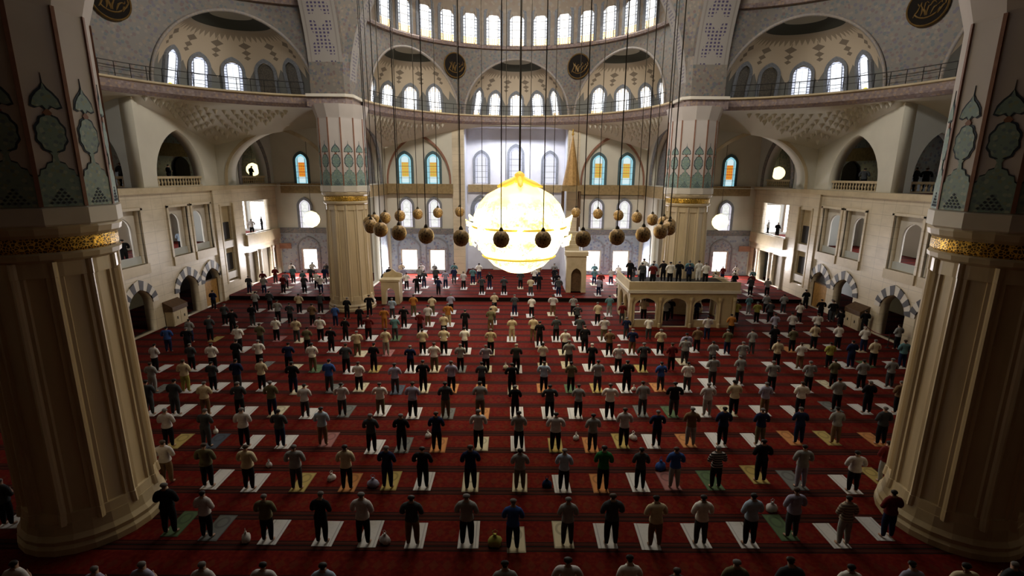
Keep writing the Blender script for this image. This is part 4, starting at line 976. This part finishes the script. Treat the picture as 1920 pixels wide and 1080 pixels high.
# ------------------------------------------------------------------ people
def person_meshes(kind):
    """one continuous skinned figure standing in prayer, facing +Y, arms folded before the belly; cut into clothing shells"""
    lean = {'stand': 0.0, 'broad': 0.0, 'bowed': 0.05}[kind]
    J = {}; E = []
    def j(n, p, rx, ry=None, par=None):
        J[n] = (Vector(p), rx, ry or rx)
        if par: E.append((par, n))
    w = 1.12 if kind == 'broad' else 1.0
    j('pelvis', (0, 0, .96), .168 * w, .118 * w)
    j('belly', (0, .01, 1.10), .168 * w, .122 * w, 'pelvis')
    j('chest', (0, .0 + lean * .5, 1.28), .185 * w, .122 * w, 'belly')
    j('top', (0, -.015 + lean, 1.42), .125, .085, 'chest')
    j('neck', (0, .0 + lean * 1.3, 1.51), .054, .054, 'top')
    j('jaw', (0, .03 + lean * 2, 1.575), .064, .076, 'neck')
    j('skull', (0, .018 + lean * 2.2, 1.655), .078, .094, 'jaw')
    j('crown', (0, .0 + lean * 2.2, 1.715), .062, .078, 'skull')
    j('nose', (0, .125 + lean * 2.2, 1.615), .014, .014, 'jaw')
    for s, k in ((1, 'R'), (-1, 'L')):
        j('ear' + k, (s * .088, .01 + lean * 2.2, 1.635), .014, .020, 'skull')
        j('shoulder' + k, (s * .165 * w, -.015 + lean, 1.415), .070, .070, 'top')
        j('arm' + k, (s * .228 * w, -.02 + lean, 1.28), .060, .060, 'shoulder' + k)
        j('elbow' + k, (s * .258 * w, .01 + lean, 1.115), .052, .052, 'arm' + k)
        zz = 1.13 + (.03 if s > 0 else 0)
        j('fore' + k, (s * .19, .12 + lean, zz), .042, .042, 'elbow' + k)
        j('wrist' + k, (s * .095, .205 + lean, zz + .01), .030, .030, 'fore' + k)
        j('palm' + k, (s * .035, .225 + lean, zz + .015), .034, .022, 'wrist' + k)
        for fi, (dz, ln) in enumerate(((.030, .075), (.010, .085), (-.010, .08), (-.028, .062))):
            j('knuckle%d' % fi + k, (s * (-.005), .235 + lean, zz + .015 + dz), .0095, .0095, 'palm' + k)
            j('finger%d' % fi + k, (s * (-.005 - ln * .55), .228 + lean, zz + .012 + dz), .0085, .0085, 'knuckle%d' % fi + k)
            j('tip%d' % fi + k, (s * (-.005 - ln), .205 + lean, zz + .008 + dz), .007, .007, 'finger%d' % fi + k)
        j('thumb' + k, (s * .03, .25 + lean, zz + .055), .011, .011, 'palm' + k)
        j('thumbtip' + k, (s * .0, .258 + lean, zz + .085), .009, .009, 'thumb' + k)
        j('hip' + k, (s * .085 * w, 0, .88), .098 * w, .098, 'pelvis')
        j('thigh' + k, (s * .095, .005, .70), .094 * w, .094, 'hip' + k)
        j('knee' + k, (s * .105, .015, .49), .074, .074, 'thigh' + k)
        j('calf' + k, (s * .11, -.012, .32), .068, .068, 'knee' + k)
        j('ankle' + k, (s * .115, -.02, .095), .040, .040, 'calf' + k)
        j('foot' + k, (s * .122, .03, .045), .042, .042, 'ankle' + k)
        j('toe' + k, (s * .135, .14, .032), .038, .030, 'foot' + k)
    names = list(J); idx = {n: i for i, n in enumerate(names)}
    me = bpy.data.meshes.new('tmp'); me.from_pydata([J[n][0] for n in names], [(idx[a], idx[b]) for a, b in E], [])
    ob = bpy.data.objects.new('tmp', me); COL.objects.link(ob)
    sk = ob.modifiers.new('skin', 'SKIN'); sk.use_smooth_shade = True; sk.branch_smoothing = 0.6
    for i, n in enumerate(names):
        v = me.skin_vertices[0].data[i]; v.radius = (J[n][1], J[n][2]); v.use_root = (n == 'pelvis')
    sb = ob.modifiers.new('sub', 'SUBSURF'); sb.levels = 1; sb.render_levels = 1
    dg = bpy.context.evaluated_depsgraph_get()
    body = bpy.data.meshes.new_from_object(ob.evaluated_get(dg)); body.name = 'body_' + kind
    bpy.data.objects.remove(ob)
    # nearest joint for every face decides what covers it
    cover = {'shirt': lambda n, c: n.startswith(('belly', 'chest', 'top', 'shoulder', 'arm', 'elbow')) or (n.startswith('pelvis') and c.z > .90) or (n.startswith('hip') and c.z > .915),
             'trousers': lambda n, c: n.startswith(('hip', 'thigh', 'knee', 'calf', 'pelvis')) and c.z < .98 or (n.startswith('ankle') and c.z > .10),
             'hair': lambda n, c: n.startswith(('crown', 'skull', 'ear')) and (c.z > 1.60 if c.y < .05 + lean * 2.2 else c.z > 1.685) or (n.startswith('jaw') and c.y < -.02 + lean * 2)}
    off = {'shirt': .018, 'trousers': .012, 'hair': .010}
    near = []
    for p in body.polygons:
        c = p.center; near.append(min(names, key=lambda n: (J[n][0] - c).length / (0.35 + J[n][1] * 4)))
    out = {'body': body}
    for part, fn in cover.items():
        keep = [p for p, n in zip(body.polygons, near) if fn(n, p.center)]
        vi = sorted({v for p in keep for v in p.vertices}); m = {v: i for i, v in enumerate(vi)}
        pm = bpy.data.meshes.new(part)
        vs = []
        for v in vi:
            co = body.vertices[v].co + body.vertices[v].normal * off[part]
            if part == 'shirt' and co.z < 1.0: co = Vector((co.x * 1.07, co.y * 1.12, co.z))
            vs.append(co)
        pm.from_pydata(vs, [], [[m[v] for v in p.vertices] for p in keep]); pm.shade_smooth(); out[part] = pm
    return out
CLOTH = {  # code: (words, colour)
 'w': ('white', (0.80, 0.77, 0.71)), 'p': ('pale grey', (0.55, 0.52, 0.51)), 'g': ('grey', (0.29, 0.29, 0.28)), 'd': ('dark grey', (0.055, 0.06, 0.065)),
 'k': ('black', (0.012, 0.012, 0.014)), 'n': ('navy', (0.015, 0.022, 0.06)), 'b': ('blue', (0.04, 0.09, 0.28)), 'l': ('light blue', (0.36, 0.45, 0.56)),
 'u': ('lavender grey', (0.34, 0.33, 0.44)), 'o': ('olive', (0.14, 0.125, 0.07)), 'e': ('beige', (0.60, 0.50, 0.33)), 't': ('brown', (0.18, 0.11, 0.06)),
 'r': ('maroon', (0.13, 0.018, 0.018)), 'v': ('green', (0.025, 0.14, 0.04)), 'y': ('yellow green', (0.36, 0.34, 0.08)), 'a': ('teal', (0.11, 0.22, 0.24)),
 'q': ('orange', (0.42, 0.17, 0.04)), 's': ('black striped', None), 'h': ('beige striped', None)}
def cloth_mat(code, nm):
    words, c = CLOTH[code]
    m, nt, b = nmat(nm + '_' + words.replace(' ', '_')); o, (x, y, z) = objc(nt)
    if c is None:
        lo, hi = ((0.02, 0.02, 0.02), (0.4, 0.36, 0.34)) if code == 's' else ((0.16, 0.13, 0.11), (0.42, 0.35, 0.27))
        nt.links.new(mixc(nt, (z * 11).fr().lt(0.42), lo, hi), b.inputs['Base Color'])
    else:
        v = noise(nt, o, 6, 3)
        nt.links.new(ramp(nt, v, [(0.3, tuple(k * .78 for k in c)), (0.7, tuple(min(1, k * 1.12) for k in c))]), b.inputs['Base Color'])
    b.inputs['Roughness'].default_value = 0.9; b.inputs['Specular IOR Level'].default_value = 0.1
    return m
CM = {k: cloth_mat(k, 'cloth') for k in CLOTH}
SKIN = [plain('skin_light', (0.42, 0.25, 0.17), 0.6, 0, .08), plain('skin_tan', (0.30, 0.17, 0.11), 0.6, 0, .08)]
HAIR = {'black': plain('hair_black', (0.012, 0.010, 0.009), 0.6), 'grey': plain('hair_grey', (0.16, 0.15, 0.145), 0.7), 'brown': plain('hair_brown', (0.05, 0.03, 0.018), 0.6), 'cap': plain('white_cap', (0.62, 0.60, 0.56), 0.8)}
PM = {k: person_meshes(k) for k in ('stand', 'broad', 'bowed')}
for k in PM:
    for p in PM[k].values():
        p.materials.clear(); p.materials.append(SKIN[0])
def put(name, me, mat, parent):
    o = link(name, me, parent); o.material_slots[0].link = 'OBJECT'; o.material_slots[0].material = mat; return o
def person(loc, top, bottom, label, group, rz=None, head=None, h=None, sc=None):
    kind = rnd.choice(['stand', 'stand', 'broad', 'bowed'])
    o = put('person', PM[kind]['body'], rnd.choice(SKIN), None)
    sc = sc or rnd.uniform(.95, 1.05); o.scale = (sc * rnd.uniform(1.08, 1.24), sc * 1.1, sc * 1.02); o.location = loc
    o.rotation_euler = (0, 0, rnd.uniform(-.12, .12) if rz is None else rz)
    hd = head or rnd.choice(['black', 'black', 'black', 'brown', 'grey', 'grey'])
    tag(o, label, 'person', group)
    put('shirt', PM[kind]['shirt'], CM[top], o); put('trousers', PM[kind]['trousers'], CM[bottom], o)
    put('cap' if hd == 'cap' else 'hair', PM[kind]['hair'], HAIR[hd], o)
    return o

# ---- prayer mats
MATC = {'W': ('white paper', (0.52, 0.50, 0.48)), 'E': ('cream', (0.50, 0.44, 0.30)), 'Y': ('ochre', (0.36, 0.26, 0.07)), 'O': ('orange', (0.42, 0.17, 0.045)),
        'G': ('green', (0.06, 0.10, 0.035)), 'B': ('dark blue', (0.04, 0.05, 0.07)), 'R': ('rose', (0.26, 0.10, 0.09)), 'N': ('grey', (0.12, 0.12, 0.11))}
def mat_mesh(c):
    w_, col = MATC[c]
    m, nt, b = nmat('mat_' + w_.replace(' ', '_')); o, (x, y, z) = objc(nt)
    if c == 'W':
        cc = mixc(nt, ((x.abs() - .21).abs().lt(.018)) * 0.55, col, (0.2, 0.19, 0.19))
        cc = mixc(nt, noise(nt, o, 9, 3).gt(.56) * .12, cc, (0.3, 0.3, 0.3))
    else:
        edge = x.abs().gt(.27).mx((y - .62).abs().gt(.54))
        arch = ((x * x * 16 + (y - .85) * (y - .85) * 9) - .55).abs().lt(.22) * (y.gt(.3))
        cc = mixc(nt, edge * .6, col, tuple(k * .45 for k in col)); cc = mixc(nt, arch * .55, cc, tuple(k * .4 for k in col))
    nt.links.new(cc, b.inputs['Base Color']); b.inputs['Roughness'].default_value = 0.9
    return MB().box(-.30, .30, 0, 1.22, 0, .012).mesh('prayer_mat', m)
MM = {c: mat_mesh(c) for c in MATC}
LAID = []
def prayer_mat(loc, c, label, rz=0.0):
    if any(abs(loc[0] - a) < .72 and abs(loc[1] - b) < 1.34 for a, b in LAID): return None
    LAID.append((loc[0], loc[1]))
    o = link('prayer_mat', MM[c]); o.location = loc; o.rotation_euler = (0, 0, rz); o.scale = (rnd.uniform(.92, 1.1), rnd.uniform(.95, 1.08), 1)
    tag(o, label, 'prayer mat', 'prayer mats in rows on the carpet'); return o

# ---- pixels of the photograph -> places on the floor
MW = cam.matrix_world.copy()
def ray(px, py): return (MW.to_3x3() @ Vector(((px - 960) / FPX, (540 - py) / FPX, -1.0)))
def on_z(px, py, z):
    d = ray(px, py); t = (z - CAM.z) / d.z; return CAM + d * t
def on_y(px, py, y):
    d = ray(px, py); return CAM + d * (y / d.y)
def stand_at(x, yf, z=0.0):
    """x: pixel of the torso, yf: pixel of the feet"""
    p = on_z(x, yf, z)
    for _ in range(3):                         # torso pixel is 1.1 m above the feet
        d = MW.inverted() @ Vector((p.x, p.y, z + 1.1)); px = 960 + FPX * d.x / -d.z
        p.x += (x - px) * -d.z / FPX; p = Vector((p.x, p.y, z))
        q = MW.inverted() @ p; py = 540 - FPX * q.y / -q.z
        p.y += (py - yf) * -q.z / FPX * 2.2
    return Vector((p.x, p.y, z))
ROWS = [
 # first row: heads and shoulders at the bottom edge (head pixel)
 (1062, '25p 175u 265u 378p 492p 605l 947g 1065p 1183w 1270d 1382o 1487d 1598w 1718u 1812e 1905d'),
 (1021, '4dk985W 312kk1000G 382pk1008N 497ok1015W 600kk1018W 679pk1020W 772dt1022W 875gk1022W 962bn1030E 1065gd1022E 1148dk1022W 1231et1025W 1317wd1022W 1410lk1022W 1490ud1008G 1588hg1022W 1672rn1008W'),
 (918, '308pt905- 385ok913W 463ek918W 553gd918Y 648ek918O 725nn915Y 792kk915W 882nk918E 975go918E 1058lk920W 1132vk920O 1202dk918W 1267bg915R 1345sk915G 1430kk903Y 1506gu915N 1605pk922W 1663rg905Y'),
 (843, '312pk838Y 383dd838B 455pk838W 523dn838W 603lt835R 695dk848W 752kk846N 818nk845O 897pk842E 973gk843W 1042pk845Y 1112gd846O 1171pk838Y 1233nk838W 1297tg836O 1357nk836W 1428no835W 1502nn832O 1571gt832Y 1657dk834O'),
 (783, '276dd778W 325dd778W 382et778W 447dk780W 508on780E 570pd783W 640pd780N 712wo778W 773uk783W 835do783N 900go783O 966kk783W 1031dk783W 1085gk783W 1144wk785W 1206gd780N 1265kd781G 1328pg780W 1378ek779E 1436ut778W 1503wk778W 1572gk770N 1630kk775W 1688tk775W'),
 (735, '283gg735N 345ey735W 397dk733W 443nd732W 489ek732W 548kn738E 616bd735N 672wk733E 740ud738B 793kk735E 846uk735O 903dk735O 960kk738E 1020lk735O 1071ok735G 1121gd735Y 1176kk735W 1240bd733O 1290wd734W 1337gd725W 1389gd722W 1449gk735W 1518gk735W 1565ok727E 1618gk730W 1672gd727W'),
 (697, '288pk697W 357dk695W 397wk697W 442kk690- 485wk690N 540nk695E 585wo697G 648dk700W 700kk697Y 769nk698W 814wo697E 863gk697N 911uk697E 968dk698Wc 1018wk693E 1067gd690E 1110kk695Wc 1160pk698Wc 1207dk697Y 1260rk695- 1285gd683E 1337gd690W 1393gg690- 1458ek690W 1502wt692W 1557yk690- 1598nn690W 1640ek688G 1695an690W'),
 (665, '313bn660- 350kk660- 446wk660W 575ok660- 620kk660W 669eo668E 723eg667R 792ek665W 832ek665W 871wk663W 920ek665E 1012kk650W 1060wk665E 1097kk660W 1143tk668W 1186nt665W 1239ek665W 1287ud675E 1308tk660W 1365on665W 1411gd665- 1452kk657- 1487ok660O 1528ek655E 1573wk655W 1622wn660Ec 1685gk655-'),
 (640, '355gn642- 392dk640Y 435kk625W 487od652- 517wk640R 555ed642E 600wk640W 647kk640W 690rk638W 740ad638G 787rk628W 832ek632W 872kk625W 920ot622- 960ee640W 1000et640W 1043dk640W 1087dk640W 1133po640W 1175nd637W 1217wd637- 1327pn637- 1372qk632- 1453uk632W 1486pk632W 1533wk630W 1577kk622W'),
 (612, '420dk610W 472kd612W 520gk605W 543dk608- 585tk612R 628bn612- 674kk615W 720qq617- 757kk615W 802pt612W 840qe612W 925ed608W 965dn592W 1083dk610W 1121ek610W 1167rd607- 1381yk606W 1420yk606W 1445dk606W 1500wk606W 1540kk600W 1562kd604W'),
 (592, '478gk585W 505dk583W 560ek588W 600dk588W 650kk598- 692kk592- 735ld598W 775qo593W 810eo592W 845uk588W 927ek585W 997wk595W 1037pt592E 1075gk592E 1143ag593W 1405ag590W 1437gk588W 1470gd588W 1512kk580-'),
]
SEEN = 0
for ri, (yr, txt) in enumerate(ROWS):
    items = txt.split(); n = len(items)
    for i, it in enumerate(items):
        k = 0
        while it[k].isdigit(): k += 1
        x = int(it[:k]); rest = it[k:]
        place = '%s from left, %s row from camera' % (ordn(i), ordn(ri))
        if ri == 0:
            top, bot, mt_, cap = rest[0], 'k', '-', None
            p = on_z(x, yr + rnd.uniform(-6, 10), 1.64); p.z = 0
        else:
            top, bot = rest[0], rest[1]; q = rest[2:]; cap = 'cap' if q.endswith('c') else None; q = q.rstrip('c'); mt_ = q[-1]; yf = int(q[:-1])
            p = stand_at(x, yf)
        zf = 0.014 if mt_ != '-' else 0.0
        person((p.x, p.y, zf), top, bot, ('person in %s shirt, %s' % (CLOTH[top][0], place)) if ri == 0 else ('person in %s top, %s trousers, %s' % (CLOTH[top][0], CLOTH[bot][0], place)), 'worshippers standing in rows', None, cap)
        if mt_ != '-':
            prayer_mat((p.x + rnd.uniform(-.05, .12) * (1 if p.x < 0 else -1), p.y - .16, 0), mt_, '%s mat under the person %s' % (MATC[mt_][0], place), rnd.uniform(-.03, .03))
# ---- the crowd on the raised platform before the qibla wall
PR = random.Random(21)
FAR = [(46.3, [-25.2, -23.6, -21.9, -20.2, -18.5, -11.2, -9.2, -7.4, -3.2, -1.2, 1.6, 4.1, 7.9, 9.7, 11.6, 18.6, 20.3, 22.2, 24.1]),
       (48.7, [-24.6, -22.8, -21.2, -19.4, -17.8, -12.6, -10.8, -9.0, -7.2, -5.2, -2.4, .4, 2.4, 4.0, 8.6, 10.4, 12.6, 17.9, 19.7, 21.6, 23.2]),
       (51.0, [-24.9, -23.0, -21.4, -19.6, -13.0, -11.4, -9.9, -8.3, -6.6, -4.4, 2.2, 4.0, 8.0, 9.9, 12.2, 19.1, 21.0, 22.8, 24.6]),
       (53.4, [-24.0, -22.0, -20.2, -12.2, -10.4, -8.6, -6.8, -4.0, 2.6, 4.1, 8.8, 11.0, 12.9, 20.2, 22.2, 24.0])]
for fi, (y, xs) in enumerate(FAR):
    for i, x in enumerate(xs):
        top = PR.choice('kddgwpwnukeardg'); bot = PR.choice('kkknd')
        mat_c = PR.choice('WWWE-')
        px, py = x + PR.uniform(-.25, .25), y + PR.uniform(-.4, .4)
        pl = '%s from left, %s platform row' % (ordn(i), ordn(fi))
        person((px, py, .364 if mat_c != '-' else .35), top, bot, 'person in %s top, %s trousers, %s' % (CLOTH[top][0], CLOTH[bot][0], pl), 'worshippers standing in rows')
        if mat_c != '-': prayer_mat((px, py - .16, .35), mat_c, '%s mat under the person %s' % (MATC[mat_c][0], pl))
# ---- people on the tribune roof, in the galleries and at the doors
TRI = [(9.3, 40.6, 'k', 'k'), (10.0, 39.4, 'd', 'k'), (10.5, 40.8, 'w', 'd'), (10.75, 39.0, 'r', 'k'), (11.15, 40.2, 'l', 'k'), (12.0, 40.4, 'k', 'k'), (12.15, 39.1, 'w', 'k'), (13.1, 39.9, 'k', 'k'), (13.7, 39.2, 'n', 'k'), (14.15, 40.5, 'a', 'd'), (14.95, 40.6, 'w', 'w'), (15.0, 39.2, 'w', 'k')]
for i, (x, y, a, b) in enumerate(TRI):
    person((x, y, 3.05), a, b, 'person in %s top on the tribune roof, %s from left' % (CLOTH[a][0], ordn(i)), 'people on the tribune')
UND = [(12.0, 39.0, 'g', 'k'), (12.6, 39.6, 'k', 'k'), (10.4, 39.6, 'e', 'k'), (14.6, 39.3, 'n', 'k')]
for i, (x, y, a, b) in enumerate(sorted(UND)):
    person((x, y, 0), a, b, 'person in %s top beneath the tribune arches, %s from left' % (CLOTH[a][0], ordn(i)), 'people on the tribune')
GAL = [(-28.1, 35.6, 5.0, 'k', 'middle gallery opening next to the near left column'), (-28.15, 42.0, 5.0, 'l', 'left middle gallery double opening'), (-27.95, 53.4, 5.0, 'p', 'wide left gallery balcony, near side'), (-28.2, 56.1, 5.0, 'k', 'wide left gallery balcony, far side'),
       (-29.0, 37.75, ZL, 'd', 'left shaded gallery arch, nearer the hall'), (-29.8, 37.75, ZL, 'g', 'left shaded gallery arch, further in'), (-28.3, 41.9, ZL, 'k', 'tall left upper gallery arch'), (-28.2, 54.9, ZL, 'k', 'left corner upper gallery arch before the lamp'),
       (28.2, 56.2, 5.0, 'g', 'wide right gallery balcony, far side'), (28.0, 53.8, 5.0, 'k', 'wide right gallery balcony, near side'), (28.15, 42.5, 5.0, 'n', 'right middle gallery double opening'),
       (28.6, 37.75, ZL, 'd', 'right shaded gallery arch, nearest the hall'), (29.25, 37.8, ZL, 'k', 'right shaded gallery arch, middle of three'), (29.95, 37.75, ZL, 'k', 'right shaded gallery arch, innermost of three'), (28.3, 42.0, ZL, 'd', 'tall right upper gallery arch'),
       (25.7, 39.6, 0, 'w', 'striped right doorway, standing before it'), (26.2, 36.35, 0, 'k', 'nearest striped right doorway, standing before it'), (-26.0, 41.9, 0, 'n', 'left striped doorways, standing between them')]
for x, y, z, a, lb in GAL:
    person((x, y, z), a, 'k', 'person in %s top at the %s' % (CLOTH[a][0], lb), 'people around the galleries and doors', rnd.uniform(-1.2, 1.2) if z else None)

# ------------------------------------------------------------------ bags and small things on the carpet
def bag(px, py, c, label, w=.34):
    p = on_z(px, py, 0)
    t = thing('bag', label, 'bag', (p.x, p.y, 0), rnd.uniform(-1, 1))
    q = random.Random(int(px)); prof = [(.32, 0), (.5, .06), (.52, .22), (.42, .4), (.22, .5), (.1, .56), (.16, .64)]
    rows = [[(w * r * (1 + .18 * math.sin(3 * k + px) + .1 * q.random()) * math.cos(2 * PI * k / 12), w * .8 * r * (1 + .15 * math.sin(2 * k)) * math.sin(2 * PI * k / 12), w * 1.5 * z) for k in range(12)] for r, z in prof]
    mb = MB(); mb.grid(rows, True); mb.f.append(tuple(reversed(range(12)))); mb.f.append(tuple(72 + k for k in range(12)))
    sk_ = mb.build('sack', CM[c], t, True)
    MB().tube([(-.08 * w, 0, .9 * w), (-.2 * w, 0, 1.2 * w), (.0, 0, 1.35 * w), (.2 * w, 0, 1.2 * w), (.08 * w, 0, .9 * w)], .012, 5).build('handle', CM[c], sk_)
bag(462, 1014, 'p', 'pale plastic bag on carpet left of the black-clad person, nearest full row')
bag(722, 1017, 'p', 'round pale bag beside the brown trousers, nearest full row')
bag(928, 1022, 'y', 'yellow bag beside the person in blue, nearest full row', .42)
bag(1446, 958, 'p', 'pale bundle between mats on the right, nearest full row', .37)
bag(700, 912, 'u', 'lavender bag beside the person in navy, third row', .38)
bag(622, 900, 'w', 'white bag on the orange mat edge, third row', .3)
bag(1025, 912, 'n', 'dark navy bag on carpet near centre, third row', .34)
bag(1238, 880, 'b', 'blue bag in front of the person in blue, third row', .42)
bag(1080, 824, 'w', 'small white bag on carpet near centre, fourth row', .28)
bag(1187, 824, 'w', 'white bag right of the pale-shirted person, fourth row', .32)
bag(803, 820, 'w', 'small white bag left of the orange mat, fourth row', .28)
bag(1188, 732, 'w', 'small white bag by the black-clad person, sixth row', .26)
bag(948, 692, 'w', 'white bag lying alone near the centre, seventh row', .34)
bag(505, 875, 'p', 'pale bag alone on carpet left side, third row', .26)
bag(405, 812, 'w', 'white bag on the dark mat left side, fourth row', .26)
# barrier rope by the right wall
rp = thing('rope_barrier', 'red rope barrier between posts beside the right wall', 'barrier', (25.6, 33.0, 0))
for q in (0, 2.6):
    MB().lathe([(.16, 0), (.16, .03), (.03, .06), (.025, .95), (.05, 1.0)], 10, (0, q, 0)).build('post', MT['iron'], rp)
MB().tube([(0, 2.6 * i / 10, .92 - .25 * math.sin(PI * i / 10)) for i in range(11)], .025, 6).build('rope', CM['r'], rp)
